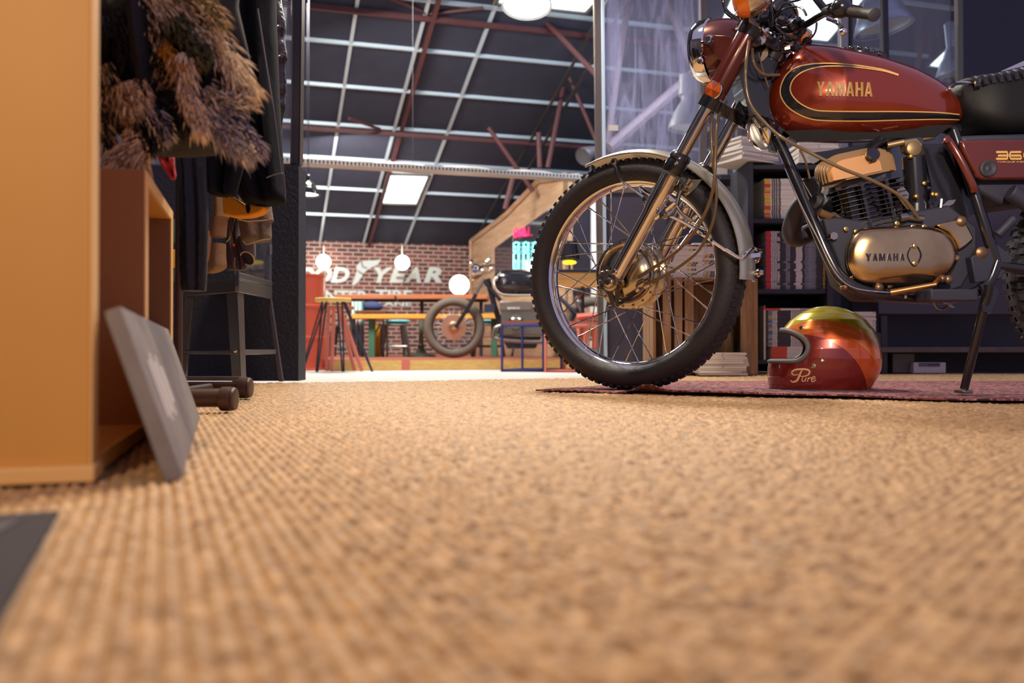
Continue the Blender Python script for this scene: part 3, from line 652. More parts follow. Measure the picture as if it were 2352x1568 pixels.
# ---- tank
TT = [(1760, 226, 242), (1762, 212, 254), (1767, 196, 270), (1775, 178, 284), (1788, 158, 298), (1802, 138, 308), (1816, 120, 314), (1830, 109, 318), (1850, 108, 321), (1870, 110, 323), (1925, 121, 324), (2000, 138, 323), (2080, 162, 317), (2130, 184, 309), (2165, 205, 300), (2188, 226, 290), (2202, 245, 280), (2209, 258, 270)]
def px_x(u): return Bp(u, 300, 0).x
def px_z(u, v): return Bp(u, v, 0).z
TAB = [(px_x(u), px_z(u, t), px_z(u, bb)) for u, t, bb in TT]
X0, X1 = TAB[0][0], TAB[-1][0]
def tankW(x):
    t = (x - X0) / (X1 - X0); return .128 * (min(1, max(0, t) / .32)) ** .42 * (1 - max(0, (t - .45) / .55) ** 1.9 * .78) if t < .45 else .128 * (1 - ((t - .45) / .55) ** 1.9 * .74)
def tank_w(x, z):
    tz, bz = lerp_table(TAB, x); zc = (tz + bz) / 2; h = (tz - bz) / 2 + 1e-5; k = min(1, abs((z - zc) / h)); return tankW(x) * (1 - k ** 2.5) ** (1 / 2.3)
b = MB(); rs = []
for i in range(111):
    s_ = i / 110; t = (1 - math.cos(math.pi * s_)) / 2; x = X0 + (X1 - X0) * t; tz, bz = lerp_table(TAB, x); zc = (tz + bz) / 2; h = (tz - bz) / 2; w = tankW(x)
    ring = []
    for j in range(80):
        a = 2 * math.pi * j / 80; c_, s2 = math.cos(a), math.sin(a)
        ring.append((x, BY + w * math.copysign(abs(c_) ** (2 / 2.3), c_), zc + h * math.copysign(abs(s2) ** (2 / 2.5), s2)))
    rs.append(ring)
b.rings(rs); tank = b.build('fuel_tank', M['tank'], bike, ang=70); tank['label'] = 'candy red fuel tank with black and gold racetrack stripe'
def tank_pt(u, v, lift=.0018):
    w = .1
    for _ in range(14):
        p = Bp(u, v, w); w = .5 * w + .5 * tank_w(p.x, p.z)
    p = Bp(u, v, w + lift); return p
def ribbon(mb, pts_px, wpx):
    P = spline([Vector((u, v, 0)) for u, v in pts_px], 8); n = len(P); A, B2 = [], []
    for i, p in enumerate(P):
        t = P[min(i + 1, n - 1)] - P[max(i - 1, 0)]; t.normalize(); nn = Vector((-t.y, t.x, 0)); A.append(tank_pt(*(p + nn * wpx / 2)[:2])); B2.append(tank_pt(*(p - nn * wpx / 2)[:2]))
    for i in range(n - 1): mb.add([A[i], A[i + 1], B2[i + 1], B2[i]], [(0, 1, 2, 3)])
outer = [(2206, 262), (2150, 259), (2060, 256), (1980, 258), (1900, 261) if False else (1900, 276), (1850, 270), (1820, 252), (1800, 232), (1792, 212), (1797, 188), (1812, 165), (1838, 150), (1870, 146), (1910, 146), (1960, 150), (2010, 158)]
outer = [(2204, 275), (2150, 274), (2060, 276), (1980, 278), (1900, 277), (1862, 273), (1830, 260), (1806, 242), (1793, 218), (1794, 196), (1806, 172), (1826, 156), (1855, 148), (1895, 145), (1940, 147), (1985, 152), (2030, 160), (2064, 171)]
inner = [(2204, 263), (2150, 258), (2060, 256), (1980, 256), (1900, 255), (1870, 252), (1842, 240), (1822, 222), (1815, 204), (1821, 184), (1838, 168), (1862, 158), (1895, 152), (1940, 152), (1985, 156), (2030, 163), (2064, 173)]
b = MB(); Po = spline([Vector((u, v, 0)) for u, v in outer], 8); Pi = spline([Vector((u, v, 0)) for u, v in inner], 8)
n_ = 100
def res(P, n):
    d = [0]
    for i in range(1, len(P)): d.append(d[-1] + (P[i] - P[i - 1]).length)
    out = []; j = 0
    for k in range(n + 1):
        t = d[-1] * k / n
        while j < len(d) - 2 and d[j + 1] < t: j += 1
        s_ = (t - d[j]) / max(1e-9, d[j + 1] - d[j]); out.append(P[j].lerp(P[j + 1], min(1, max(0, s_))))
    return out
Ro, Ri = res(Po, n_), res(Pi, n_)
for i in range(n_):
    for k in range(3):
        q = [Ro[i].lerp(Ri[i], k / 3), Ro[i + 1].lerp(Ri[i + 1], k / 3), Ro[i + 1].lerp(Ri[i + 1], (k + 1) / 3), Ro[i].lerp(Ri[i], (k + 1) / 3)]
        b.add([tank_pt(p.x, p.y, .0011) for p in q], [(0, 1, 2, 3)])
b.build('tank_stripe', M['decalblack'], tank)
b = MB(); ribbon(b, outer, 2.6); ribbon(b, inner, 2.6); b.build('gold_pinstripe', M['gold'], tank)
tris, w = word_poly('YAMAHA'); b = MB(); k = 128 / w
def tt(x, y): u = 1876 + x * k; return tank_pt(u, 220 + (u - 1876) * .014 - y * 33, .0040)
for t in tris: b.add([tt(p.x, p.y) for p in t], [(0, 1, 2)]); b.build('tank_lettering', M['gold'], tank, smooth=False)
b = MB(); cpos = Bp(1968, 132, .0); b.lathe(cpos - Vector((0, 0, .012)), (0.16, 0, 1), [(0, .05), (.008, .054), (.014, .054), (.018, .050), (.024, .046), (.026, .02)], 32); cpd = Vector((.16, 0, 1)).normalized()
for k in range(14):
    a = 2 * math.pi * k / 14; b.ball(cpos + Vector((.047 * math.cos(a), .047 * math.sin(a), .009 - .0075 * math.cos(a))), .007, 6)
b.tube([cpos + Vector((.03, -.01, .008)), cpos + Vector((.055, -.02, .006)), cpos + Vector((.07, -.02, -.006))], .007, 8); b.build('fuel_cap', M['blackgloss'], tank)
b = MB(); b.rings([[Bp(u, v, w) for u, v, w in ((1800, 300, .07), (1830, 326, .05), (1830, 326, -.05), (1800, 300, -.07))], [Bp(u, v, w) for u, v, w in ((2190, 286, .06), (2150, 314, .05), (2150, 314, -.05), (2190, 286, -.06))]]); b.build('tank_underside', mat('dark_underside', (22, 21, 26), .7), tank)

# ---- frame
b = MB()
for s in (1, -1):
    b.tube(spline([Bp(1748, 255, 0), Bp(1790, 330, .02 * s), Bp(1830, 420, .04 * s), Bp(1872, 520, .07 * s), Bp(1908, 600, .09 * s), Bp(1935, 640, .10 * s), Bp(1985, 668, .11 * s), Bp(2060, 680, .11 * s), Bp(2180, 684, .11 * s), Bp(2260, 660, .11 * s), Bp(2290, 600, .11 * s)], 8), .0155, 14)
    b.tube(spline([Bp(2190, 300, .08 * s), Bp(2230, 420, .1 * s), Bp(2262, 520, .11 * s), Bp(2290, 610, .11 * s)], 6), .014, 12)
    b.tube([Bp(2290, 610, .11 * s), Bp(2420, 628, .12 * s), Bp(2580, 636, .12 * s)], .014, 12)
b.tube([Bp(1745, 120, 0), Bp(1900, 200, 0), Bp(2200, 300, 0)], .02, 12)
b.prism([Bp(1745, 140, .02), Bp(1830, 180, .02), Bp(1840, 300, .02), Bp(1790, 325, .02), Bp(1745, 260, .02)], (0, .04, 0))
b.prism([Bp(1700, 110, .045), Bp(1755, 60, .045), Bp(1800, 110, .045), Bp(1762, 210, .045), Bp(1765, 270, .045), Bp(1720, 260, .045), Bp(1700, 180, .045)], (0, .09, 0))
frame = b.build('frame', M['blackgloss'], bike)
b = MB(); b.tube(spline([Bp(1785, 345, .085), Bp(1830, 450, .10), Bp(1880, 550, .115), Bp(1915, 620, .125), Bp(1950, 655, .13), Bp(2000, 668, .13), Bp(2110, 676, .13), Bp(2140, 684, .13)], 8), .0018, 6)
b.ball(Bp(2080, 682, .13), .005, 6); b.build('breather_wire', M['chrome'], frame)
b = MB(); hp = Bp(1748, 302, .05); hd = Vector((-.75, -.2, -.35)).normalized(); b.lathe(hp, hd, [(-.03, .02), (-.012, .024), (0, .046), (.006, .05), (.012, .05), (.015, .046), (.018, .02)], 28); b.build('horn', M['chrome'], bike)
b = MB(); b.lathe(hp, hd, [(-.05, .012), (-.03, .026), (-.012, .03), (-.006, .044)], 20); b.prism([Bp(1765, 300, .02), Bp(1790, 330, .02), Bp(1785, 350, .02), Bp(1770, 345, .02)], (0, .02, 0)); b.build('horn_body', M['blackgloss'], bike)
b = MB(); em = Bp(1759, 122, .055)
b.prism([Bp(u, v, .057) for u, v in ((1745, 138), (1750, 120), (1760, 106), (1766, 112), (1764, 128), (1753, 140), (1748, 142))], (0, .008, 0)); b.build('ignition_cover', M['goldalu'], bike, bevel=.001)

# ---- engine
TL = R(12); ex = Vector((math.cos(TL), 0, math.sin(TL))); ez = Vector((-math.sin(TL), 0, math.cos(TL))); ey = Vector((0, 1, 0))
def rrect(c, hx, hy, r, zoff, n=6):
    pts = []
    for sx, sy, a0 in ((1, 1, 0), (-1, 1, 90), (-1, -1, 180), (1, -1, 270)):
        for i in range(n + 1):
            a = R(a0 + 90 * i / n); pts.append(c + ex * (sx * (hx - r) + r * math.cos(a)) + ey * (sy * (hy - r) + r * math.sin(a)) + ez * zoff)
    return pts
cyc = Bp(1977, 480, 0); b = MB()
pxm = 2000 / 2.28
b.rings([rrect(cyc, .075, .07, .03, -.09), rrect(cyc, .075, .07, .03, .06)])
NF = 11
for k in range(NF):
    z = -.068 + k * .0123; hx = .098 - .0016 * abs(k - 8) - (.014 * (1 - k / 5) if k < 5 else 0)
    b.rings([rrect(cyc + ex * (0.004 * (NF - k) * .5), hx - .003, .092, .045, z - .0012), rrect(cyc + ex * (0.004 * (NF - k) * .5), hx, .095, .045, z), rrect(cyc + ex * (0.004 * (NF - k) * .5), hx - .003, .092, .045, z + .0012)])
for dx in (-.03, .036):
    b.box(cyc + ex * (dx + .006) - ey * .090 - ez * .002, (.009, .012, .13), ex, ey, ez)
cyl = b.build('cylinder', M['blackgloss'], bike, ang=30); cyl['label'] = 'black finned engine cylinder'
b = MB()
for k in range(NF):
    z = -.068 + k * .0123; hx = .098 - .0016 * abs(k - 8) - (.014 * (1 - k / 5) if k < 5 else 0); c = cyc + ex * (0.004 * (NF - k) * .5)
    r_ = rrect(c, hx + .0006, .0958, .045, z); 
    for seg in (r_[14:21], [r_[20].lerp(r_[21], t) for t in (0, .32)], [r_[20].lerp(r_[21], t) for t in (.42, 1.0)], r_[21:26]):
        b.tube(seg, .0011, 5)
b.build('fin_edge', M['steel'], cyl)
# head: stacked vertical fins (planes facing the viewer) shrinking towards a bright dome
b = MB(); hc = Bp(1966, 412, 0)
def headfin(w, hx, hz, th):
    pts = []; c = hc - Vector((0, w, 0))
    for sx, a0 in ((1, 0), (-1, 90)):
        for i in range(9):
            a = R(a0 + 90 * i / 8); r = .6 * hx
            pts.append(c + ex * (sx * (hx - r) + r * math.cos(a)) + ez * ((hz - r * .8) + r * .8 * math.sin(a)))
    pts = [c + ex * hx] + pts[0:] + [c - ex * hx]
    b.prism(pts, (0, th, 0))
for w, hx, hz, off in ((.0, .108, .082, 0), (.014, .108, .082, 0), (.028, .104, .078, .004), (.042, .099, .073, .009), (.056, .092, .067, .014), (.070, .083, .060, .020)):
    hk = hc; hc = hk - ex * off; headfin(w, hx, hz, .006); hc = hk
b.box(hc + ez * .02, (.12, .16, .05), ex, ey, ez)
hd_ = b.build('cylinder_head', M['barefin'], bike, ang=30); hd_['label'] = 'bare metal finned cylinder head'
b = MB(); hc2 = hc; hcs = hc; hc = hc - ex * .028
headfin(.083, .066, .050, .012); hc = hcs; b.build('head_plate', mat('bright_head_face', (236, 176, 116), .35, metal=.9), hd_)
b = MB(); b.cyl(Bp(2000, 345, .06), Bp(2022, 318, .05), .010, n=12); b.tube(spline([Bp(2005, 372, .09), Bp(1998, 350, .08), Bp(2015, 330, .06), Bp(2040, 322, .04), Bp(2075, 312, .03)], 6), .009, 10); b.lathe(Bp(2002, 358, .085), (0, -1, .3), [(0, .018), (.012, .018), (.014, .012)], 12)
b.build('spark_plug_cap', M['blackgloss'], bike)
b = MB(); b.prism([Bp(1870, 350, .03), Bp(1900, 346, .03), Bp(2050, 318, .03), Bp(2050, 340, .03), Bp(1885, 366, .03)], (0, .06, 0)); b.build('head_bracket', M['blackgloss'], bike)
# carburettor, clamps, airbox
b = MB(); b.lathe(Bp(2096, 342, .075), (0, -1, 0), [(0, .020), (.01, .020), (.012, .017)], 20); b.prism([Bp(u, v, .07) for u, v in ((2078, 322), (2105, 318), (2118, 332), (2112, 346), (2096, 352), (2080, 346))], (0, .03, 0)); b.cyl(Bp(2038, 334, .05), Bp(2076, 326, .06), .009, n=12); b.cyl(Bp(2118, 320, .04), Bp(2146, 314, .04), .007, n=10); b.build('fuel_tap', mat('tap_metal', (140, 118, 88), .45, metal=.7), bike)
b = MB(); b.cyl(Bp(2098, 360, .05), Bp(2105, 480, .04), .030, n=20); b.lathe(Bp(2104, 470, .04), (0, 0, -1), [(0, .034), (.03, .034), (.04, .02)], 20); b.cyl(Bp(2050, 445, .02), Bp(2160, 430, .02), .024, n=18); b.lathe(Bp(2055, 440, .03), (-1, 0, 0), [(0, .03), (.01, .034), (.03, .034)], 18)
b.prism([Bp(u, v, .06) for u, v in ((2120, 330), (2215, 330), (2250, 470), (2210, 520), (2125, 500), (2140, 430))], (0, .11, 0)); carb = b.build('carburettor', M['blackgloss'], bike)
brass = mat('brass', (170, 136, 72), .4, metal=.9)
for u, v, w in ((2102, 452, .08), (2148, 448, .08), (2140, 447, .08), (2100, 378, .06), (2110, 379, .06), (2120, 422, .07), (2090, 360, .075)): b = MB(); b.lathe(Bp(u, v, w), (0, -1, 0), [(0, .006), (.01, .006), (.012, .003)], 8); b.build('brass_screw', brass, carb)
b = MB(); b.prism([Bp(u, v, .07) for u, v in ((2060, 435), (2075, 428), (2088, 445), (2085, 465), (2062, 455))], (0, .03, 0)); b.build('intake_clamp', M['alupol'], carb)
b = MB(); b.prism([Bp(u, v, .08) for u, v in ((2155, 480), (2178, 460), (2196, 458), (2190, 468), (2165, 480))], (0, .01, 0)); b.cyl(Bp(2160, 480, .085), Bp(2163, 457, .085), .004, n=8); b.build('linkage', M['alupol'], carb)
# crankcase (dark) + covers
b = MB()
b.prism([Bp(u, v, .09) for u, v in ((1890, 500), (1930, 498), (1975, 505), (2060, 492), (2180, 470), (2245, 520), (2245, 600), (2210, 660), (2120, 690), (1990, 688), (1940, 650), (1925, 600), (1900, 540))], (0, .11, 0))
case = b.build('crankcase', M['black'], bike, bevel=.006)
def stadium(u0, u1, v0, v1, w, n=14):
    r = (v1 - v0) / 2; vc = (v0 + v1) / 2; pts = []
    for i in range(n + 1):
        a = R(90 + 180 * i / n); pts.append((u0 + r * .78 + r * .78 * math.cos(a), vc - r * math.sin(a)))
    for i in range(n + 1):
        a = R(-90 + 180 * i / n); pts.append((u1 - r * .62 + r * .62 * math.cos(a), vc - r * math.sin(a)))
    return pts
outline = [(1942, 590), (1945, 565), (1955, 543), (1970, 528), (1990, 522), (2020, 520), (2060, 519), (2100, 517), (2140, 520), (2170, 530), (2188, 545), (2198, 565), (2201, 585), (2198, 602), (2190, 618), (2176, 634), (2155, 646), (2125, 652), (2080, 655), (2030, 656), (1990, 654), (1968, 646), (1952, 628), (1944, 610)]
oc = Vector((2070, 588)); lay = []
osp = [Vector((p.x, p.y)) for p in spline([Vector((u, v, 0)) for u, v in outline], 4, closed=True)]
for k, w in ((1.0, .09), (1.0, .102), (.985, .110), (.94, .119), (.84, .1275), (.6, .134), (.3, .1365), (.05, .137)):
    lay.append([Bp(oc.x + (p.x - oc.x) * k, oc.y + (p.y - oc.y) * k, w) for p in osp])
b = MB(); b.rings(lay); cov = b.build('crankcase_cover', M['goldalu'], bike, ang=50); cov['label'] = 'polished golden engine side cover with raised lettering'
b = MB(); a_ = Bp(1990, 599, .138); L_ = (Bp(2078, 599, .138).x - a_.x); hgt = a_.z - Bp(1990, 616, .138).z
tris, w_ = word_poly('YAMAHA', .22)
for t in tris: b.prism([a_ + Vector((p.x * L_ / w_, 0, p.y * hgt)) for p in t], (0, .004, 0))
b.build('cover_lettering', M['decalblack'], cov, smooth=False)
b = MB(); dm = [(2101, 560), (2110, 570), (2116, 586), (2110, 602), (2101, 611), (2091, 602), (2085, 586), (2091, 570)]; dsp = spline([Bp(u, v, .1375) for u, v in dm], 4, closed=True); b.tube(dsp, .0018, 6, closed=True); b.build('cover_emblem', M['decalblack'], cov)
bb = mat('bolt_brass', (196, 168, 116), .3, metal=1)
for u, v, w in ((2101, 565, .137), (2101, 605, .137), (1966, 532, .10), (1955, 640, .10), (2043, 657, .10), (2096, 521, .11), (2122, 521, .11), (2060, 513, .1), (2196, 592, .11), (1943, 526, .095)): b = MB(); b.lathe(Bp(u, v, w), (0, -1, 0), [(-.01, .0065), (.004, .0065), (.005, .004), (.003, .003)], 10); b.build('cover_bolt', bb, cov)
b = MB(); b.lathe(Bp(1914, 542, .10), (0, -1, 0), [(-.02, .011), (.006, .011), (.006, .006)], 6); b.build('mount_nut', M['alupol'], case)
b = MB(); b.prism([Bp(u, v, .108) for u, v in ((2150, 516), (2212, 500), (2224, 520), (2238, 548), (2220, 564), (2204, 574), (2196, 552), (2180, 532))], (0, .03, 0)); b.build('sprocket_cover', M['goldalu'], bike, bevel=.004)
b = MB(); b.cyl(Bp(2066, 500, .10), Bp(2082, 498, .10), .012, n=12); b.cyl(Bp(2082, 498, .1), Bp(2120, 503, .1), .009, n=12); b.build('clutch_arm', M['steel'], bike)
b = MB(); b.tube([Bp(1882, 487, .09), Bp(1905, 497, .085), Bp(1915, 492, .08), Bp(1935, 508, .07)], [.011, .011, .007, .007], 10); b.build('engine_fitting', mat('dull_brass', (150, 120, 84), .4, metal=.8), bike)
# gear lever, footpeg, stand
b = MB(); b.cyl(Bp(2045, 672, .16), Bp(2150, 653, .19), .0085, .0065, n=14); b.cyl(Bp(2148, 650, .19), Bp(2162, 636, .12), .006, n=10); gl_ = b.build('gear_lever', mat('worn_bronze', (170, 118, 72), .35, metal=.9), bike)
bz = mat('bolt_bronze', (128, 100, 76), .4, metal=.8)
for u, v, w, r in ((2020, 660, .12, .012), (2142, 682, .14, .012), (2166, 640, .14, .01), (2180, 642, .13, .012), (2256, 580, .12, .016), (2210, 508, .11, .014), (1942, 660, .12, .008)): b = MB(); b.lathe(Bp(u, v, w), (0, -1, 0), [(-.02, r), (0, r), (.003, r * .7), (.005, r * .3)], 12); b.build('frame_bolt', bz, bike)
b = MB(); b.tube([Bp(2162 + 16 * math.cos(R(a)), 694 + 16 * math.sin(R(a)), .14) for a in range(-10, 190, 12)], .003, 8); b.prism([Bp(u, v, .15) for u, v in ((2164, 690), (2170, 686), (2194, 706), (2188, 706))], (0, .01, 0)); b.build('stand_spring', M['steel'], bike)
b = MB(); b.box(Bp(2170, 680, .16), (.12, .1, .03)); b.box(Bp(2120, 676, .1), (.14, .04, .02)); b.build('footpeg', M['black'], bike, bevel=.004)
# exhaust: swoops forward, down and back on the far side
b = MB(); pts = spline([Bp(1905, 492, 0), Bp(1888, 472, -.01), Bp(1862, 458, -.03), Bp(1838, 475, -.06), Bp(1822, 510, -.09), Bp(1818, 535, -.11), Bp(1832, 546, -.13), Bp(1870, 530, -.14), Bp(1930, 505, -.15), Bp(2020, 470, -.16), Bp(2150, 440, -.17), Bp(2300, 400, -.18), Bp(2500, 350, -.18)], 8)
b.tube(pts, .027, 20); b.build('exhaust_pipe', mat('matt_black_pipe', (58, 55, 62), .5), bike)
b = MB(); b.lathe(Bp(1902, 470, .0), Vector((-.8, -.2, .55)), [(0, .04), (.02, .045), (.024, .04)], 18); b.lathe(Bp(1866, 430, .05), Vector((-.7, -.6, -.2)), [(0, .028), (.012, .03), (.016, .026)], 18); b.build('exhaust_flange', M['blackgloss'], bike)
# seat, side cover, rear
b = MB(); rs = []
ST = [(2180, 212, 236), (2186, 200, 262), (2200, 194, 290), (2230, 190, 310), (2270, 184, 322), (2320, 172, 322), (2380, 158, 318), (2460, 142, 312), (2560, 132, 306), (2680, 128, 300), (2720, 160, 290)]
for u, t, bo in ST:
    tp_, bp_ = Bp(u, t), Bp(u, bo); zc, h = (tp_.z + bp_.z) / 2, (tp_.z - bp_.z) / 2; w = .11 if u > 2230 else .065 + .045 * (u - 2180) / 50; ring = []
    for j in range(32):
        a = 2 * math.pi * j / 32; c_, s_ = math.cos(a), math.sin(a); ring.append((tp_.x, BY + w * math.copysign(abs(c_) ** .55, c_), zc + h * math.copysign(abs(s_) ** .5, s_)))
    rs.append(ring)
b.rings(rs); seat = b.build('seat', mat('black_vinyl', (16, 16, 21), .6, spec=.3), bike, ang=60)
b = MB()
for i in range(26):
    u = 2192 + i * 17; t = lerp_table([(x[0], x[1]) for x in ST], u)[0]; P = []
    for k in range(13):
        a = math.pi * k / 12; w = .106 * math.cos(a); zt = Bp(u, t).z; P.append(Bp(u + 7 * (1 - math.sin(a)), t, 0) + Vector((0, -w, (math.sin(a) ** .5 - 1) * .035 if math.sin(a) > 0 else -.035)))
    b.tube(P, .0075, 8)
b.build('seat_pleat', mat('black_vinyl_gloss', (24, 23, 28), .22, coat=.4), seat)
b = MB(); b.tube([Bp(2186, 200, .06), Bp(2196, 192, .07), Bp(2300, 182, .1)], .0045, 8); b.build('seat_trim', M['chrome'], seat)
b = MB(); b.tube([Bp(2290, 176, -.1), Bp(2352, 148, -.14), Bp(2450, 110, -.15)], .012, 10); b.build('grab_rail', M['chrome'], seat)
sc_ = [(2206, 322), (2400, 318), (2520, 330), (2500, 410), (2255, 412), (2244, 405), (2212, 345)]
b = MB(); b.prism([Bp(u, v, .135) for u, v in sc_], (0, .02, 0)); side = b.build('side_cover', M['tank_dark'], bike, bevel=.006); side['label'] = 'red side cover with gold number'
b = MB(); b.lathe(Bp(2270, 387, .137), (0, -1, 0), [(-.004, .022), (.003, .022), (.005, .018), (.002, .008), (.004, .003)], 24); b.build('cover_knob', M['rubber'], side)
gd = MB(); W0 = .1372
def gp(u, v): return Bp(u, v, W0)
def gl(*pp): 
    for i in range(len(pp) - 1):
        a, c = gp(*pp[i]), gp(*pp[i + 1]); gd.cyl(a, c, .0016, n=6)
for dy in (0, 2.6):
    gl((2288, 348 + dy), (2313, 348 + dy)); gl((2292, 357 + dy - 1), (2313, 357 + dy - 1)); gl((2288, 366 - dy), (2313, 366 - dy))
    gl((2322, 348 + dy), (2345, 348 + dy)); gl((2320, 357 + dy - 1), (2344, 357 + dy - 1)); gl((2322, 366 - dy), (2344, 366 - dy)); gl((2354, 348 + dy), (2378, 348 + dy)); gl((2354, 366 - dy), (2378, 366 - dy))
gl((2313, 348), (2315, 357)); gl((2315, 357), (2313, 366)); gl((2322, 348), (2318, 357), (2322, 366)); gl((2344, 357), (2346, 362), (2344, 366)); gl((2354, 348), (2351, 357), (2354, 366)); gl((2378, 348), (2380, 357), (2378, 366))
gd.build('number_badge', M['gold'], side)
b = MB(); a_ = gp(2290, 374); text_mb(b, 'TORQUE INDUCTION', .0045, a_, (1, 0, 0), UP, (0, -.001, 0), width=.115); b.build('small_lettering', M['gold'], side, smooth=False)
b = MB(); b.tube(spline([Bp(2178, 322, .12), Bp(2196, 350, .13), Bp(2215, 385, .135), Bp(2234, 425, .135), Bp(2238, 440, .13)], 6), .009, 10, flat=.5); b.lathe(Bp(2172, 322, .12), (0, -1, 0), [(0, .01), (.01, .01), (.012, .005)], 10); b.build('red_strap', M['tank_dark'], bike)
b = MB(); b.prism([Bp(u, v, .10) for u, v in ((2205, 310), (2560, 300), (2540, 440), (2300, 470), (2250, 440))], (0, .2, 0)); b.build('airbox', M['black'], bike, bevel=.01)
# shock + rear wheel + swingarm plates
RC = Bp(2590, 632, 0)
b = MB(); pr = []
for i in range(20):
    a = 2 * math.pi * i / 20; pr.append((.055 * math.cos(a), .280 + .042 * math.sin(a)))
def xyR(a, r, w): return RC + Vector((-math.sin(a) * r, -w, math.cos(a) * r))
rs = []
sweep(b, pr, 90, fn=xyR)
for k in range(64):
    a = 2 * math.pi * k / 64
    for w in (-.035, 0, .035):
        c = xyR(a + (.04 if w == 0 else 0), .322 - abs(w) * .25, w); er = Vector((-math.sin(a), 0, math.cos(a))); b.box(c, (.016, .022, .016), er.cross(Vector((0, 1, 0))), (0, 1, 0), er)
rt = b.build('rear_tyre', M['rubber'], bike)
b = MB(); sweep(b, [(-.028, .245), (-.02, .232), (.02, .232), (.028, .245), (.02, .240), (-.02, .240)], 80, fn=xyR); rr_ = b.build('rear_rim', M['chrome'], bike)
for k in range(18):
    ra = 2 * math.pi * k / 18; s_ = 1 if k % 2 else -1; b = MB(); b.cyl(xyR(ra + s_ * .7, .08, .03 * s_), xyR(ra, .234, 0), .0016, n=6); b.build('spoke', M['chrome'], rr_)
b = MB(); b.lathe(RC + Vector((0, .05, 0)), (0, -1, 0), [(0, .03), (0, .085), (.1, .085), (.1, .03)], 30); b.build('hub', M['alupol'], rr_)
b = MB(); b.cyl(Bp(2320, 440, .13), Bp(2560, 600, .13), .022, n=16); b.cyl(Bp(2330, 500, .13), Bp(2290, 540, .12), .013, n=10); b.prism([Bp(u, v, .12) for u, v in ((2230, 590), (2290, 560), (2330, 590), (2300, 640), (2240, 650))], (0, .03, 0)); b.build('swingarm_plate', M['black'], bike, bevel=.003)
b = MB()
ka, kb = Bp(2272, 655, .15), fl(2213, 900, .012)
b.prism([Bp(u, v, .15) for u, v in ((2250, 652), (2288, 656), (2294, 672), (2276, 720), (2256, 715), (2262, 675))], (0, .012, 0))
b.tube([ka, ka.lerp(kb, .4), ka.lerp(kb, .97)], [.013, .0115, .0105], 14); b.build('kickstand', M['blackgloss'], bike)
b = MB(); b.box(kb + Vector((0, 0, .001)), (.026, .05, .008)); b.build('kickstand_foot', M['steel'], bike, bevel=.002)
# ================================================================ rug
def rug():
    A, B_, C_, D_ = Vector((.070, 2.585)), Vector((2.10, 1.55)), Vector((3.1, 3.25)), Vector((.60, 3.30))
    nu, nv = 260, 90; top = []
    fold = fl(1455, 900); 
    for j in range(nv + 1):
        for i in range(nu + 1):
            s, t = i / nu, j / nv; p = A.lerp(B_, s).lerp(D_.lerp(C_, s), t); x, y = p
            x += 0; d = abs(x - fold.x - .05 * t)
            z = .0045 + .021 * math.exp(-((x - fold.x - .02) / .042) ** 2) * math.exp(-(t / .045) ** 2) + .005 * math.exp(-(t / .02) ** 2) * (1 - math.exp(-((x - fold.x + .05) / .06) ** 2)) * (1 if x > fold.x else .3) + .004 * math.exp(-((x - .62) / .2) ** 2) * math.exp(-(t / .1) ** 2) + .0016 * math.sin(x * 23 + y * 9) * math.exp(-(t / .25) ** 2)
            top.append((x, y, max(.002, z)))
    b = MB(); n = (nu + 1) * (nv + 1); b.v = top + [(x, y, z - .0042) for x, y, z in top]
    for j in range(nv):
        for i in range(nu):
            a = j * (nu + 1) + i; b.face((a, a + 1, a + nu + 2, a + nu + 1)); b.face((a + n, a + nu + 1 + n, a + nu + 2 + n, a + 1 + n))
    for i in range(nu): b.face((i, i + n, i + 1 + n, i + 1)); q = nv * (nu + 1) + i; b.face((q, q + 1, q + 1 + n, q + n))
    for j in range(nv): a = j * (nu + 1); b.face((a, a + nu + 1, a + nu + 1 + n, a + n)); q = a + nu; b.face((q, q + n, q + nu + 1 + n, q + nu + 1))
    m = bpy.data.materials.new('persian_rug'); m.use_nodes = True; nt = m.node_tree; bs = nt.nodes['Principled BSDF']; bs.inputs['Roughness'].default_value = .95
    g = nt.nodes.new('ShaderNodeNewGeometry'); v = nt.nodes.new('ShaderNodeTexVoronoi'); v.inputs['Scale'].default_value = 26; n1 = nt.nodes.new('ShaderNodeTexNoise'); n1.inputs['Scale'].default_value = 75; n1.inputs['Detail'].default_value = 4
    nt.links.new(g.outputs['Position'], v.inputs['Vector']); nt.links.new(g.outputs['Position'], n1.inputs['Vector'])
    ad = nt.nodes.new('ShaderNodeMath'); ad.operation = 'ADD'; mu = nt.nodes.new('ShaderNodeMath'); mu.operation = 'MULTIPLY'; mu.inputs[1].default_value = .55
    nt.links.new(v.outputs['Distance'], mu.inputs[0]); nt.links.new(mu.outputs[0], ad.inputs[0]); nt.links.new(n1.outputs['Fac'], ad.inputs[1])
    cr = nt.nodes.new('ShaderNodeValToRGB'); cr.color_ramp.interpolation = 'CONSTANT'; e = cr.color_ramp.elements
    e[0].position = 0; e[0].color = (*lin((52, 36, 46)), 1); e[1].position = .62; e[1].color = (*lin((122, 58, 64)), 1)
    for p, c in ((.72, (150, 82, 86)), (.80, (186, 150, 142)), (.86, (112, 52, 62)), (.95, (70, 44, 58))): x = e.new(p); x.color = (*lin(c), 1)
    nt.links.new(ad.outputs[0], cr.inputs[0]); nt.links.new(cr.outputs[0], bs.inputs['Base Color'])
    bp = nt.nodes.new('ShaderNodeBump'); bp.inputs['Strength'].default_value = .6; bp.inputs['Distance'].default_value = .003; nt.links.new(n1.outputs['Fac'], bp.inputs['Height']); nt.links.new(bp.outputs[0], bs.inputs['Normal'])
    o = b.build('rug', m); tag(o, 'thin worn red patterned rug with a lifted fold under the motorcycle front tyre', 'rug')
rug()

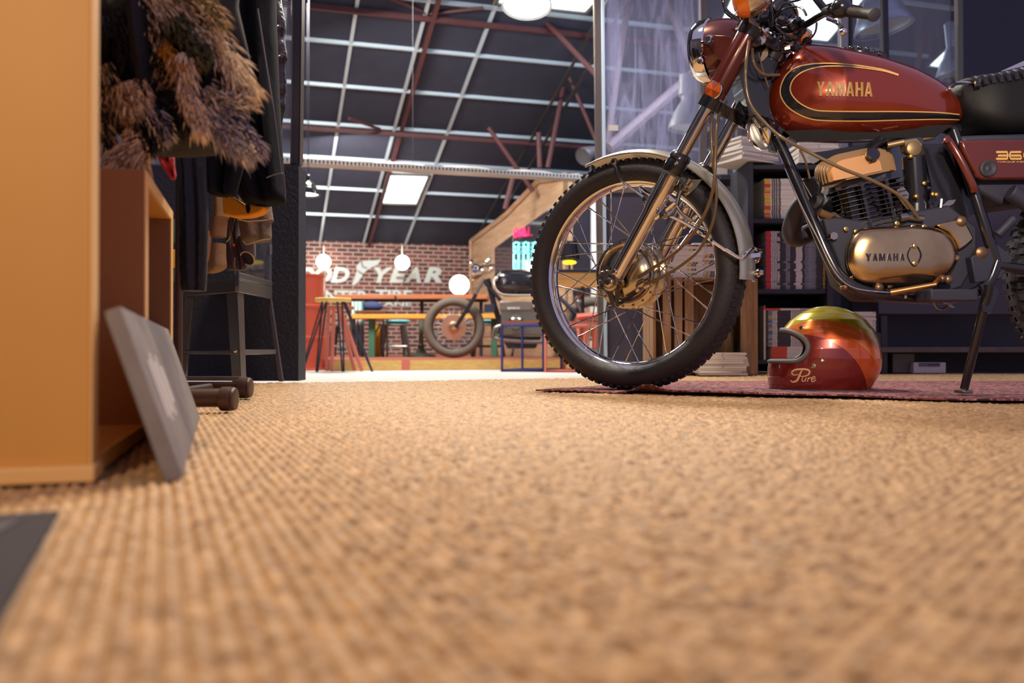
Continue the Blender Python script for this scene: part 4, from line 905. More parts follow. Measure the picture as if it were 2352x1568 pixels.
# ================================================================ helmet
def helmet():
    D = 2.66; th = thing('helmet', 'full face helmet in yellow orange and dark red bands on the rug', 'helmet', fl(1885, 893, .006) if False else Vector((at(1888, 890, D).x, D, .006)))
    k = D / F_PX
    def X(u): return (u - CX) * k
    def Z(v): return CAMH + (HOR - v) * k
    rows = [(702.5, 1893, 1897, .004), (705, 1872, 1922, .030), (710, 1857, 1940, .048), (720, 1838, 1962, .068), (735, 1818, 1982, .088), (757, 1799, 1999, .104), (780, 1787, 2009, .113), (800, 1779, 2014, .118), (822, 1772, 2016, .120), (845, 1768, 2014, .119), (865, 1767, 2007, .117), (880, 1768, 1998, .114), (894, 1771, 1989, .110)]
    tab = [(-r[0],) + r[1:] for r in rows][::-1]
    def prof(v): return lerp_table(tab, -v)
    nv, na = 150, 180
    V = [702.6 + (894 - 702.6) * (i / nv) ** 1.7 for i in range(nv + 1)]
    opening = [(1700, 757), (1798, 757), (1815, 762), (1833, 770), (1847, 781), (1854, 795), (1850, 812), (1838, 824), (1822, 829), (1700, 829)]
    def inside(u, v):
        c = False; n = len(opening)
        for i in range(n):
            (x1, y1), (x2, y2) = opening[i], opening[i - 1]
            if (y1 > v) != (y2 > v) and u < (x2 - x1) * (v - y1) / (y2 - y1) + x1: c = not c
        return c
    def ptv(v, a, s=1.0, inner=0):
        f, bk, w = prof(v); uc = (f + bk) / 2; hu = (bk - f) / 2 - inner; c_, s_ = math.cos(a), math.sin(a)
        return uc + hu * math.copysign(abs(c_) ** .92, c_), -(w - inner * k) * math.copysign(abs(s_) ** .92, s_)
    def shell(inner, name, m, par):
        b = MB(); pts = []
        for v in V:
            vv = v + inner * (1 - (v - 702) / 192)
            for j in range(na): u, y = ptv(v, 2 * math.pi * j / na, inner=inner); pts.append((u, y, vv))
        b.v = [(X(u), D + y, Z(v)) for u, y, v in pts]
        for i in range(nv):
            for j in range(na):
                q = (i * na + j, (i + 1) * na + j, (i + 1) * na + (j + 1) % na, i * na + (j + 1) % na)
                cu = sum(pts[x][0] for x in q) / 4; cv = sum(pts[x][2] for x in q) / 4
                if not inside(cu, cv): b.face(q)
        return b.build(name, m, par, ang=180)
    # bands: distance from two centres in the side plane
    m = bpy.data.materials.new('candy_helmet_bands'); m.use_nodes = True; nt = m.node_tree; bs = nt.nodes['Principled BSDF']; bs.inputs['Roughness'].default_value = .25; bs.inputs['Metallic'].default_value = .35; bs.inputs['Coat Weight'].default_value = 1; bs.inputs['Coat Roughness'].default_value = .04
    g = nt.nodes.new('ShaderNodeTexCoord'); wx = th.location
    def dist(u, v, yf=0.0):
        mp = nt.nodes.new('ShaderNodeVectorMath'); mp.operation = 'SUBTRACT'; mp.inputs[1].default_value = (X(u) - wx[0], 0, Z(v) - wx[2]); sc = nt.nodes.new('ShaderNodeVectorMath'); sc.operation = 'MULTIPLY'; sc.inputs[1].default_value = (1, yf, 1)
        ln = nt.nodes.new('ShaderNodeVectorMath'); ln.operation = 'LENGTH'; nt.links.new(g.outputs['Object'], mp.inputs[0]); nt.links.new(mp.outputs[0], sc.inputs[0]); nt.links.new(sc.outputs[0], ln.inputs[0]); return ln.outputs['Value']
    def ramp(inp, els):
        dv = nt.nodes.new('ShaderNodeMath'); dv.operation = 'DIVIDE'; dv.inputs[1].default_value = 300 * k; nt.links.new(inp, dv.inputs[0])
        cr = nt.nodes.new('ShaderNodeValToRGB'); cr.color_ramp.interpolation = 'CONSTANT'; e = cr.color_ramp.elements; e[0].position = 0; e[0].color = els[0][1]; e[1].position = els[1][0] / 300; e[1].color = els[1][1]
        for p, c in els[2:]: x = e.new(p / 300); x.color = c
        nt.links.new(dv.outputs[0], cr.inputs[0]); return cr
    Yc, Oc, Rc, Gc = (*lin((206, 186, 12)), 1), (*lin((216, 106, 36)), 1), (*lin((124, 30, 26)), 1), (*lin((214, 150, 60)), 1)
    O2 = (*lin((200, 84, 30)), 1); Y2 = (*lin((186, 166, 12)), 1)
    c1 = ramp(dist(1880, 900), [(0, O2), (136, Gc), (137.4, Oc), (150, Gc), (151, Oc), (162, Y2), (172, Yc), (182, Y2), (183.2, Yc)])
    c2 = ramp(dist(1838, 912), [(0, (0, 0, 0, 1)), (142, (1, 1, 1, 1)), (300, (1, 1, 1, 1))])
    mx = nt.nodes.new('ShaderNodeMixRGB'); nt.links.new(c2.outputs[0], mx.inputs[0]); mx.inputs[1].default_value = Rc; nt.links.new(c1.outputs[0], mx.inputs[2]); nt.links.new(mx.outputs[0], bs.inputs['Base Color'])
    sh = shell(0, 'shell', m, th); sh['label'] = 'glossy banded helmet shell'
    shell(5, 'lining', mat('helmet_lining', (70, 66, 70), .9), th)
    # rubber trim following the opening on both sides
    tb = MB(); P = []
    edge = [(1799.5, 757), (1815, 761), (1833, 769), (1847, 780), (1854, 795), (1850, 812), (1838, 824), (1822, 829), (1774, 829.5)]
    es = spline([Vector((u, v, 0)) for u, v in edge], 6)
    def side(u, v, s):
        f, bk, w = prof(v); uc = (f + bk) / 2; hu = (bk - f) / 2; c_ = max(-1, min(1, (u - uc) / hu)); a = math.acos(math.copysign(abs(c_) ** (1 / .92), c_)); return Vector((X(u), D - s * w * math.sin(a) ** .92, Z(v)))
    near = [side(p.x, p.y, 1) for p in es]; far = [side(p.x, p.y, -1) for p in es]
    tb.tube(near, [.0085 - .003 * abs(i / len(near) - .35) for i in range(len(near))], 10); tb.tube(far, .007, 8)
    def front(v, ):
        f, bk, w = prof(v); out = []
        for j in range(25):
            a = R(180 - 15) + R(30) * j / 24; u, y = ptv(v, a); out.append(Vector((X(u), D + y, Z(v))))
        return out
    tb.tube(front(829.5), .0052, 8); tb.tube([p for p in front(757.5)], .0065, 8)
    tb.build('rubber_trim', mat('trim_rubber', (96, 92, 92), .6), th)
    bt = MB(); rs = []
    for v in (889, 896): rs.append([Vector((X(ptv(893, 2 * math.pi * j / 80, inner=-.6)[0]), D + ptv(893, 2 * math.pi * j / 80, inner=-.6)[1], Z(v))) for j in range(80)])
    bt.rings(rs, cap=False); bt.build('bottom_trim', M['black'], th)
    for u, v, r in ((1841, 754, 5.5), (1864, 839, 5.5), (1883, 826, 5)):
        sb = MB(); c = side(u, v, 1); n = Vector((c.x - X(1893), (c.y - D) * 1.0, 0)).normalized(); n = Vector((n.x * .5, n.y, .1)).normalized(); sb.lathe(c - n * .003, n, [(0, r * k), (.006, r * k), (.007, r * k * .6), (.005, r * k * .5)], 16); sb.build('snap_stud', M['alupol'], th)
    th.rotation_euler = (0, 0, R(-16))
    lt = MB()
    def lp(u, v): p = side(u, v, 1); n = Vector((p.x - X(1893), p.y - D, 0)).normalized(); return p + n * .0012
    def stroke(pts, r):
        S_ = spline([Vector((u, v, 0)) for u, v in pts], 6); lt.tube([lp(p.x, p.y) for p in S_], r if not isinstance(r, tuple) else [r[0] + (r[1] - r[0]) * math.sin(math.pi * i / (len(S_) - 1)) for i in range(len(S_))], 6, flat=.35)
    stroke([(1842, 847), (1838, 855), (1834, 865), (1830, 872), (1822, 875), (1817, 871)], (.0012, .0032))
    stroke([(1833, 858), (1824, 859), (1820, 854), (1826, 848), (1840, 846), (1852, 847), (1857, 852), (1853, 859), (1843, 862), (1837, 861)], (.0010, .0026))
    stroke([(1843, 864), (1841, 870), (1843, 873), (1847, 871), (1850, 864), (1848, 872), (1851, 873)], .0014)
    stroke([(1852, 873), (1855, 864), (1855, 867), (1859, 864), (1861, 865)], .0014)
    stroke([(1860, 869), (1866, 867), (1868, 864), (1865, 862), (1861, 867), (1861, 872), (1865, 873), (1870, 869)], .0014)
    lt.build('helmet_lettering', mat('cream_decal', (222, 176, 132), .5), th)
    l2 = MB(); vs, fs, w = text2d('MOTORCYCLES', 2.4, spacing=1.1); kk = 30 / w; l2.add([lp(1850 + x * kk, 880 - y - (x * kk) * .1) for x, y in vs], fs); l2.build('small_lettering', mat('grey_decal', (120, 84, 74), .6), th, smooth=False)
helmet()

# ================================================================ black shelf unit with magazines
SD = 4.33
def sx(u, D=SD): return at(u, 700, D).x
def szv(v, D=SD): return at(1176, v, D).z
def shelf_unit(u0, u1, vt, boards, name, label, vb=858):
    x0, x1 = sx(u0), sx(u1); t = thing(name, label, 'shelf unit', ((x0 + x1) / 2, SD + .15, 0))
    zt = szv(vt)
    for xa in (x0, x1 - .03):
        b = MB(); b.bbox(xa, xa + .03, SD - .01, SD + .32, 0, zt); b.build('side_panel', M['shelfblack'], t, bevel=.002)
    for v in boards:
        b = MB(); b.bbox(x0 + .03, x1 - .03, SD, SD + .32, max(0.002, szv(v) - .022), szv(v)); b.build('shelf', M['shelfblack'], t, bevel=.002)
    b = MB(); b.bbox(x0, x1, SD + .32, SD + .33, 0.002, zt); b.build('back_panel', M['black'], t)
    return t
shelf_unit(1716, 1912, 372, [378, 502, 664, 826], 'black_shelf_unit', 'tall black open shelf unit packed with magazine stacks behind the front wheel')
def mag_mat(n, c): return mat('spine_' + n, c, .5)
MG = [M['paperw'], mag_mat('red', (214, 52, 62)), mag_mat('yellow', (216, 168, 62)), mag_mat('black', (62, 56, 60)), mag_mat('orange', (226, 84, 52)), mag_mat('grey', (150, 150, 156)), mag_mat('blue', (84, 120, 170)), M['paper']]
def mag_proto(bands, T, L=.30, Wd=.22):
    """bands: list of (fraction, material index) along the spine"""
    b = MB(); x = -L / 2
    b.cur = 7; b.add([(-L / 2, 0, 0), (L / 2, 0, 0), (L / 2, Wd, 0), (-L / 2, Wd, 0), (-L / 2, 0, T), (L / 2, 0, T), (L / 2, Wd, T), (-L / 2, Wd, T)], [(0, 3, 2, 1), (4, 5, 6, 7), (1, 2, 6, 5), (2, 3, 7, 6), (3, 0, 4, 7)])
    tot = sum(f for f, _ in bands)
    for f, mi in bands:
        b.cur = mi; w = L * f / tot; b.add([(x, 0, 0), (x + w, 0, 0), (x + w, 0, T), (x, 0, T)], [(0, 1, 2, 3)]); x += w
    me = bpy.data.meshes.new('magazine'); me.from_pydata(b.v, [], b.f)
    for m in MG: me.materials.append(m)
    me.polygons.foreach_set('material_index', b.m); me.update(); return me
def txt(n, mi, bg):                                           # rhythm of printed words on a spine
    r = random.Random(n); out = []
    for _ in range(n): out += [(r.uniform(.01, .03), mi), (r.uniform(.004, .01), bg)]
    return out
P_yel = [mag_proto([(.1, 2 if i % 3 else 1), (.02, 0)] + txt(5, 3, 0) + [(.02, 0), (.7, 0)], .0085) for i in range(3)]
P_red = [mag_proto([(.09, 1)] + txt(4 + i, 0, 3) + [(.1, 3)] + txt(3, 5, 3) + [(.10, 3), (.11, 0), (.05, 3)] + txt(8, 5, 3) + [(.12, 3), (.03, 2), (.02, 0)], .0094) for i in range(3)]
P_dk = [mag_proto([(.06, (6, 2, 5)[i])] + txt(3, 0, 5) + [(.2, 3)] + txt(6, 0, 3) + [(.1, 0), (.3, 3)], .0094) for i in range(3)]
P_wh = [mag_proto([(.9, 0), (.1, 7)], .0098), mag_proto([(.5, 0), (.02, 5), (.48, 0)], .0092), mag_proto([(1, 7)], .0105)]
P_org = [mag_proto([(.24, 4), (.3, 0)] + txt(6, 5, 0) + [(.2, 0)], .0102)]
P_col = [mag_proto([(.6, 0), (.05, 2), (.02, 0)] + txt(4, 3, 0) + [(.1, 0)], .0098), mag_proto([(.2, 0), (.05, 2), (.02, 0)] + txt(4, 3, 0) + [(.5, 0)], .0098)]
def stack(protos, u0, vbot, vtop, D, label, group, T=None, length=.30, jit=.0015, rot=0, z0=None, vary=.01):
    z = szv(vbot, D) if z0 is None else z0; ztop = szv(vtop, D); r = random.Random(int(u0 * 7 + vbot)); x = sx(u0, D) + length / 2; first = {}
    k = 0
    while z < ztop - .004:
        me = protos[r.randrange(len(protos))]; T0 = max(v.co.z for v in me.vertices)
        o = bpy.data.objects.new('magazine', me); COL.objects.link(o)
        o.location = (x + r.uniform(-jit, jit), D + r.uniform(0, .006), z); o.rotation_euler = (0, 0, rot + r.uniform(-vary, vary)); o.scale.x = length / .30
        tag(o, label, 'magazine', group); z += T0 + .0006; k += 1
    return z
stack(P_yel, 1757, 501.5, 410, SD + .015, 'thin magazine in the yellow and white spined stack on the top shelf', 'magazines stacked on the top shelf')
stack(P_red, 1760, 663.5, 530, SD + .015, 'dark spined magazine with a red end in the tall stack on the middle shelf', 'magazines stacked on the middle shelf')
z_ = stack(P_org, 1771, 825.5, 798, SD + .015, 'white magazine with an orange spine end at the bottom of the lowest shelf', 'orange ended magazines on the lowest shelf', jit=.002)
stack(P_dk, 1765, 798, 712, SD + .015, 'dark mixed spine magazine above the orange ended ones on the lowest shelf', 'dark magazines on the lowest shelf', z0=z_)
o = bpy.data.objects.new('magazine', P_org[0]); COL.objects.link(o); o.location = (sx(1765), SD + .012, szv(706)); tag(o, 'single magazine with orange spine end topping the dark pile on the lowest shelf', 'magazine'); o.location.z = z_ + 0.0
zt_ = max(ob.location.z for ob in S.objects if ob.get('group') == 'dark magazines on the lowest shelf') + .0105; o.location = (sx(1757) + .15, SD + .012, zt_)
o = bpy.data.objects.new('magazine', mag_proto([(.92, 0), (.08, 1)], .009, .27)); COL.objects.link(o); o.rotation_euler = (0, R(-90), 0); o.location = (sx(1759), SD + .005, .295 / 2 + .016)
o.location.z = szv(826) + .135; tag(o, 'white magazine with red tip standing upright at the left of the lowest shelf', 'magazine')
# piles on top of the unit
zt = szv(372)
stack(P_wh, 1692, 372, 318, SD - .02, 'cream paged magazine in the tilted pile on the left of the unit top', 'cream magazines on the unit top', z0=zt + .001, length=.24, rot=.5, vary=.05, jit=.008)
stack(P_wh, 1836, 372, 326, SD + .02, 'white magazine in the loose pile under the fuel tank on the unit top', 'white magazines under the tank', z0=zt + .001, length=.20, vary=.03)
# second unit right: pile beside helmet
b = MB(); b.bbox(sx(1912), sx(1975), SD + .25, SD + .27, 0, szv(420)); tag(b.build('dark_board', M['darkpanel']), 'plain dark board standing between the shelf unit and the desk', 'board')
b = MB(); b.bbox(sx(1935), sx(2020), SD - .02, SD + .24, szv(856), szv(764)); tag(b.build('dark_box', M['shelfblack'], bevel=.003), 'low dark box behind the helmet carrying white magazines', 'box')
stack(P_wh, 1930, 763, 718, SD - .01, 'white magazine in the short pile behind the yellow crown of the helmet', 'white magazines behind the helmet', length=.178, vary=.03)
# ================================================================ wooden crates by the front wheel
def crate(u0, u1, vt, D, dep, label, slats_front=True):
    x0, x1 = sx(u0, D), sx(u1, D); zt = szv(vt, D); t = thing('wooden_crate', label, 'crate', ((x0 + x1) / 2, D + dep / 2, 0))
    n = 3
    for k in range(n):
        w = dep / n; b = MB(); b.bbox(x0, x0 + .014, D + k * w + .004, D + (k + 1) * w - .004, .002, zt); b.build('side_slat', M['crate'], t, bevel=.001)
        b = MB(); b.bbox(x1 - .014, x1, D + k * w + .004, D + (k + 1) * w - .004, .002, zt); b.build('side_slat', M['crate'], t, bevel=.001)
    for z in (.004, zt - .014): b = MB(); b.bbox(x0, x1, D, D + dep, z, z + .012); b.build('end_board', M['crate'], t, bevel=.001)
    b = MB(); b.bbox(x0, x1, D + dep - .006, D + dep, .004, zt); b.build('bottom_board', M['crate'], t)
    return t, x0, x1, zt
t, xa, xb, zt = crate(1500, 1736, 636, 4.12, .32, 'rough wooden crate standing on end beside the black shelf unit')
for u0, u1 in ((1522, 1540), (1548, 1566), (1572, 1592)):
    b = MB(); b.bbox(sx(u0, 4.12), sx(u1, 4.12), 4.106, 4.119, .01, zt); b.build('front_slat', M['crate'], t, bevel=.001)
b = MB(); b.bbox(sx(1700, 4.12), sx(1738, 4.12), 4.10, 4.12, .002, zt - .01); b.build('corner_post', M['crate'], t, bevel=.002)
b = MB(); b.bbox(sx(1596, 4.12), sx(1700, 4.12), 4.30, 4.312, .02, zt - .02); b.build('divider', M['crate'], t)
stack(P_col, 1500, 636, 560, 4.14, 'white magazine with a yellow spine band in the left pile on the crate', 'magazines piled on the left of the crate', z0=zt + .001, length=.24, jit=.006, vary=.04)
stack(P_col[::-1], 1592, 636, 556, 4.16, 'white magazine with printed band in the right pile on the crate', 'magazines piled on the right of the crate', z0=zt + .001, length=.25, jit=.006, vary=.04)
stack(P_wh, 1606, 858, 812, 3.98, 'pale magazine in the low pile on the floor behind the tyre', 'pale magazines on the floor by the crate', z0=.003, length=.22, jit=.008, vary=.06)
# ================================================================ right-hand desk / low cabinet
dk = thing('low_bench', 'long dark bench with grey panels right of the helmet', 'bench', (sx(2230), 4.55, 0))
b = MB(); b.bbox(sx(2018), sx(2700), 4.33, 4.75, szv(809), szv(797)); b.build('lower_board', mat('worn_dark_board', (104, 92, 88), .5, noise=((70, 62, 62), 20, .3)), dk, bevel=.002)
b = MB(); b.bbox(sx(2024), sx(2700), 4.36, 4.39, szv(720), szv(430)); b.build('panel', M['darkpanel'], dk)
b = MB(); b.bbox(sx(2024), sx(2700), 4.70, 4.74, .002, szv(430)); b.build('back_panel', M['darkpanel'], dk)
for u in (2026, 2420): b = MB(); b.bbox(sx(u), sx(u) + .03, 4.34, 4.37, .002, szv(725)); b.build('leg', M['shelfblack'], dk)
b = MB(); b.bbox(sx(2040, 4.45), sx(2090, 4.45), 4.40, 4.6, .002, .10); tag(b.build('grey_box', mat('grey_card', (104, 100, 100), .7), bevel=.003), 'plain grey box under the dark bench', 'box')
wb_ = thing('white_box', 'small white box with a dark blue label under the dark bench', 'box', (sx(2135, 4.36), 4.45, 0))
b = MB(); b.bbox(sx(2098, 4.36), sx(2172, 4.36), 4.36, 4.5, .002, szv(832, 4.36)); b.build('carton', mat('white_card', (186, 184, 190), .6), wb_, bevel=.002)
b = MB(); b.bbox(sx(2110, 4.36), sx(2158, 4.36), 4.356, 4.36, szv(841, 4.36), szv(833.5, 4.36)); b.build('label_patch', mat('navy_print', (62, 66, 104), .5), wb_)
b = MB(); text_mb(b, 'Pilotin', .010, (sx(2112, 4.355), 4.3555, szv(840, 4.355)), (1, 0, 0), UP, (0, -.001, 0), width=.04); b.build('printed_word', mat('pale_print', (150, 150, 170), .5), wb_, smooth=False)
# ================================================================ glazed partition on the right
pt = thing('glazed_partition', 'tall steel framed glass partition behind the motorcycle', 'partition', (at(1700, 800, 5.0).x, 5.0, 0))
def post(u, w, v0, v1, D, m='postmetal', ub=None):
    b = MB(); a, c = at(u, v0, D), at(u if ub is None else ub, v1, D); hw = w / 2 / F_PX * D
    b.prism([(a.x - hw, D, a.z), (a.x + hw, D, a.z), (c.x + hw, D, c.z), (c.x - hw, D, c.z)], (0, .05, 0)); return b.build('post', M[m], pt, bevel=.003)
post(1372, 18, -60, 850, 4.95, ub=1384); post(1384, 8, -60, 850, 4.93, 'alu_strip', ub=1392)
post(1617, 16, -60, 420, 4.95); post(1700, 14, -60, 420, 5.0); post(1940, 18, -60, 440, 4.95, 'steel'); post(1955, 8, -60, 440, 4.97, 'shelfblack'); post(2033, 13, -60, 440, 4.95, 'shelfblack', ub=2042); post(2206, 12, -60, 440, 4.95, 'hose' if False else 'postmetal', ub=2213)
b = MB(); a, c = at(1384, 432, 4.97), at(2215, 420, 4.97); b.bbox(a.x, c.x, 4.95, 5.0, a.z - .03, a.z + .03); b.build('rail', M['postmetal'], pt, bevel=.003)
b = MB(); b.bbox(a.x, at(1530, 600, 4.97).x, 4.96, 4.99, .002, a.z - .03); b.build('kick_panel', M['darkpanel'], pt)
b = MB(); b.bbox(at(1530, 600, 4.97).x, c.x + .5, 4.96, 4.99, .002, a.z - .03); b.build('kick_panel', M['black'], pt)
zt = at(1500, -120, 4.97).z
for (ua, ub), g in zip(((1390, 1610), (1624, 1694), (1707, 1932), (1958, 2028), (2040, 2202)), ('smearglass', 'clearglass', 'clearglass', 'clearglass', 'clearglass')):
    b = MB(); b.bbox(at(ua, 300, 4.97).x, at(ub, 300, 4.97).x, 4.968, 4.974, a.z + .03, zt); b.build('pane', M[g], pt, smooth=False)
b = MB(); b.bbox(at(1396, 300, 4.955).x, at(1420, 300, 4.955).x, 4.955, 4.96, at(1400, 300, 4.955).z, at(1400, 287, 4.955).z); b.build('paper_tape', M['paper'], pt)
for D_, (u0, v0, u1, v1) in zip((4.8, 4.8), ((1655, 352, 1668, 430), (1640, 360, 1650, 430))): pass
b = MB(); b.bbox(at(1352, 0, 4.9).x, at(1354, 0, 4.9).x, 4.9, 5.1, .4, .41)
b = MB(); xr = at(2213, 300, 4.9).x; b.bbox(xr, xr + 3.2, 4.9, 4.96, 0, 3.2); struct(b, 'wall_right_front', M['black'], 'plain black wall right of the glass')
# things on the far side ledge: small clutter behind fender
b = MB(); b.bbox(at(1650, 400, 4.75).x, at(1722, 400, 4.75).x, 4.7, 4.9, at(1650, 416, 4.75).z, at(1650, 405, 4.75).z); tag(b.build('wall_ledge', M['shelfblack'], bevel=.002), 'small dark ledge on the partition behind the silver mudguard', 'ledge')
b = MB(); b.bbox(at(1618, 400, 4.8).x, at(1668, 400, 4.8).x, 4.76, 4.88, at(1650, 405, 4.8).z, at(1650, 378, 4.8).z); tag(b.build('pale_carton', M['paper'], bevel=.004), 'pale carton on the dark ledge behind the silver mudguard', 'box')
b = MB(); b.lathe(at(1697, 405, 4.8), UP, [(0, .03), (.05, .034), (.11, .03), (.115, .022)], 16); tag(b.build('glass_jar', mat('pale_jar', (150, 150, 160), .2)), 'small grey jar on the dark ledge beside the pale carton', 'jar')

# ---- pendant lamps
def pendant(c, axis, sc, m, mi, name, label, lit=0, cordto=None, neck=True, prof=None):
    t = thing(name, label, 'pendant lamp', c); a = Vector(axis).normalized()
    out = prof or [(0, .5), (.04, .5), (.10, .49), (.35, .40), (.55, .28), (.68, .2), (.72, .17), (.95, .17), (.97, .12)]
    b = MB(); b.lathe(c, a, [(x * sc, r * sc) for x, r in out], 40, cap=False); b.lathe(c, a, [(.02 * sc, .47 * sc), (.35 * sc, .38 * sc), (.6 * sc, .2 * sc), (.62 * sc, .001)], 40, cap=False)
    b.torus(c, a, .5 * sc, .012 * sc, 40, 8); b.build('shade', m, t, ang=60)
    b = MB(); b.lathe(c, a, [(.06 * sc, .001), (.05 * sc, .2 * sc), (.055 * sc, .40 * sc), (.07 * sc, .46 * sc)], 32, cap=False); b.build('diffuser', mi, t)
    b = MB(); top = c + a * (out[-1][0] * sc); b.cyl(top, cordto or Vector((top.x, top.y, roofz(-sa * top.x + ca * top.y) - .005)), .004, n=6); b.build('cord', M['black'], t)
    return t
glassd = mat('lamp_inner_metal', (170, 160, 150), .35, metal=.5)
alus = mat('spun_aluminium', (158, 174, 196), .35, metal=.6)
pendant(at(2030, 66, 6.2), (-.2, .02, 1), .40, alus, glassd, 'pendant_lamp', 'unlit spun aluminium bell pendant behind the handlebar grip', prof=[(0, .5), (.04, .5), (.2, .43), (.45, .30), (.6, .22), (.75, .2), (1.1, .2), (1.15, .1)])
wl = mat('white_enamel', (190, 196, 198), .4)
pendant(at(1582, 296, 6.4), (.05, 0, 1), .30, wl, wl, 'pendant_lamp', 'unlit white bell pendant hanging behind the smeared glass', prof=[(0, .5), (.1, .49), (.4, .38), (.62, .26), (.66, .22), (.8, .22), (.82, .30), (1.3, .30), (1.34, .12)])
pendant(at(2195, 172, 6.6), (-.1, 0, 1), .28, alus, glassd, 'pendant_lamp', 'small blue grey pendant half hidden behind the right post', prof=[(0, .5), (.1, .48), (.4, .32), (.7, .2), (.75, .16), (1.4, .16), (1.45, .08)])
pendant(at(1210, 14, 7.4), (.02, .2, 1), .42, wl, M['lampdisk'], 'pendant_lamp', 'large lit round pendant glowing at the top centre of the hall')
pendant(at(707, 448, 7.6), (.02, .06, 1), .20, M['blackgloss'], M['lampdisk'], 'pendant_lamp', 'small black dome pendant lit yellow beside the left post', prof=[(0, .5), (.05, .5), (.25, .44), (.42, .3), (.5, .18), (.52, .12), (.85, .12), (.9, .06)])
# ================================================================ left: pine shelving
QF = -.158
def p_of(u, q): r = (u - CX) / F_PX; return q * (ca - r * sa) / (r * ca + sa)
pA, pB, pC = p_of(212, QF), p_of(334, QF), p_of(393, QF)
shf = thing('pine_shelving', 'tall warm pine shelving unit at the left edge with open bays facing right', 'shelving', rm(QF - .18, pB, 0))
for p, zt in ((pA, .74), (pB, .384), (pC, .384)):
    b = MB(); b.rbox(QF - .55, QF - .002, p, p + .032, .012 if p == pA else .002, zt); b.cur = 0; b.build('side_panel', M['plywood'] if p == pA else M['plyshade'], shf, bevel=.0015)
    b = MB(); b.rbox(QF - .002, QF, p, p + .032, .012 if p == pA else .002, zt); b.build('edge_band', M['plyedge'], shf)
b = MB(); b.rbox(QF - .56, QF + .004, pA - .012, pA + .044, .0, .016); b.build('foot_rail', M['plyedge'], shf, bevel=.002)
for p0, p1, z in ((pA + .032, pB, .003), (pB + .032, pC, .003), (pB + .032, pC, .366), (pA + .032, pB, .722)):  # last board is unseen, added to keep overhead light out of the first bay
    b = MB(); b.rbox(QF - .55, QF - .004, p0, p1, z, z + .018); b.build('shelf', M['plywood'], shf, bevel=.001)
    b = MB(); b.rbox(QF - .004, QF, p0, p1, z, z + .018); b.build('edge_band', M['plyedge'], shf)
b = MB(); b.rbox(QF - .56, QF - .55, pA, pC + .03, .0, .40); b.build('back_panel', M['plywood'], shf)
b = MB(); b.rbox(-.76, -.74, -.8, 3.2, -.01, 2.2); struct(b, 'wall_left_front', M['black'], 'dark wall behind the pine shelving')
b = MB(); b.lathe(rm(QF - .18, pA - .002, .49), (sa, -ca, 0), [(-.006, .012), (.001, .012), (.002, .005)], 14); b.build('drilled_hole', M['black'], shf)
# slate plaque leaning on the shelving
A, B2, A2, C2 = Vector((-.326, .862, .002)), Vector((-.572, 1.598, .002)), Vector((-.398, .885, .172)), Vector((-.628, 1.59, .164))
b = MB(); nrm = (B2 - A).cross(A2 - A).normalized()
if nrm.dot(CAMP - A) < 0: nrm = -nrm
b.prism([A, B2, C2, A2], -nrm * .017); sl_ = b.build('slate_plaque', M['slate'], bevel=.0015); tag(sl_, 'grey slate plaque leaning against the pine shelving', 'plaque')
b = MB(); e1 = (B2 - A).normalized(); e2 = (A2 - A).normalized()
for i, (s, t0, t1, w) in enumerate(((.12, .30, .66, .022), (.17, .26, .70, .016), (.215, .3, .64, .022), (.27, .26, .68, .016), (.32, .34, .60, .022))):
    c = A + e1 * (s * .77) + e2 * ((t0 + t1) / 2 * .19) + nrm * .0006; b.box(c, (w, (t1 - t0) * .19, .0008), e1, e2, nrm)
b.build('chalk_mark', M['chalk'], sl_)
# dark mat in the near left corner
c0, c1 = fl(128, 1195), fl(-20, 1470); dm = (c1 - c0).normalized(); lft = Vector((-dm.y, dm.x, 0)); lft = lft if lft.x < 0 else -lft
b = MB(); b.prism([c0 - dm * .02, c0 + dm * .45, c0 + dm * .45 + lft * .6, c0 - dm * .02 + lft * .6], UP * .004); o = b.build('dark_floor_mat', mat('dark_mat', (52, 50, 58), .9)); tag(o, 'flat dark mat on the floor in front of the pine shelving', 'mat')
b = MB(); b.prism([c0 + lft * .02 + dm * .01, c0 + lft * .045 + dm * .03, c0 + dm * .3 + lft * .10, c0 + dm * .3 + lft * .075], UP * .0055); b.build('grey_stripe', mat('mat_stripe', (84, 82, 90), .8), o)

# ================================================================ garment rack
rk = thing('garment_rack', 'brown garment rack on casters carrying dark jackets beside the pine shelving', 'clothes rack', (-.85, 2.0, .0))
for (u, v0, v1, D, ue) in ((508, 893, 935, 1.77, 300), (552, 876, 893, 2.22, 300)):
    a, c = at(u, (v0 + v1) / 2, D), at(ue - 200, (v0 + v1) / 2, D); r = (v1 - v0) / 2 / 2000 * D; b = MB(); b.cyl(a, c, r, n=16); b.build('base_bar', M['brownplastic'], rk)
b = MB(); b.cyl(at(553, 868, 2.22), at(100, 868, 2.22), .005, n=10); b.build('steel_rod', M['steel'], rk)
for (u0, u1, v0, v1, D) in ((508, 543, 888, 944, 1.77), (549, 578, 865, 915, 2.22)):
    a, c = at(u0, (v0 + v1) / 2, D), at(u1, (v0 + v1) / 2, D); r = (v1 - v0) / 2 / 2000 * D; r = min(r, a.z - .001); L = (c - a).length
    b = MB(); b.lathe(a, (1, 0, 0), [(0, r * .96), (.003, r), (L * .7, r), (L * .76, r * .86), (L * .82, r * .95), (L * .96, r * .9), (L, r * .7)], 26); b.build('caster', M['brownplastic'], rk)
b = MB(); b.cyl((at(411, 600, 2.0).x, 2.0, .035), (at(411, 600, 2.0).x, 2.0, 1.55), .0085, n=12); b.build('upright', M['brownplastic'], rk)
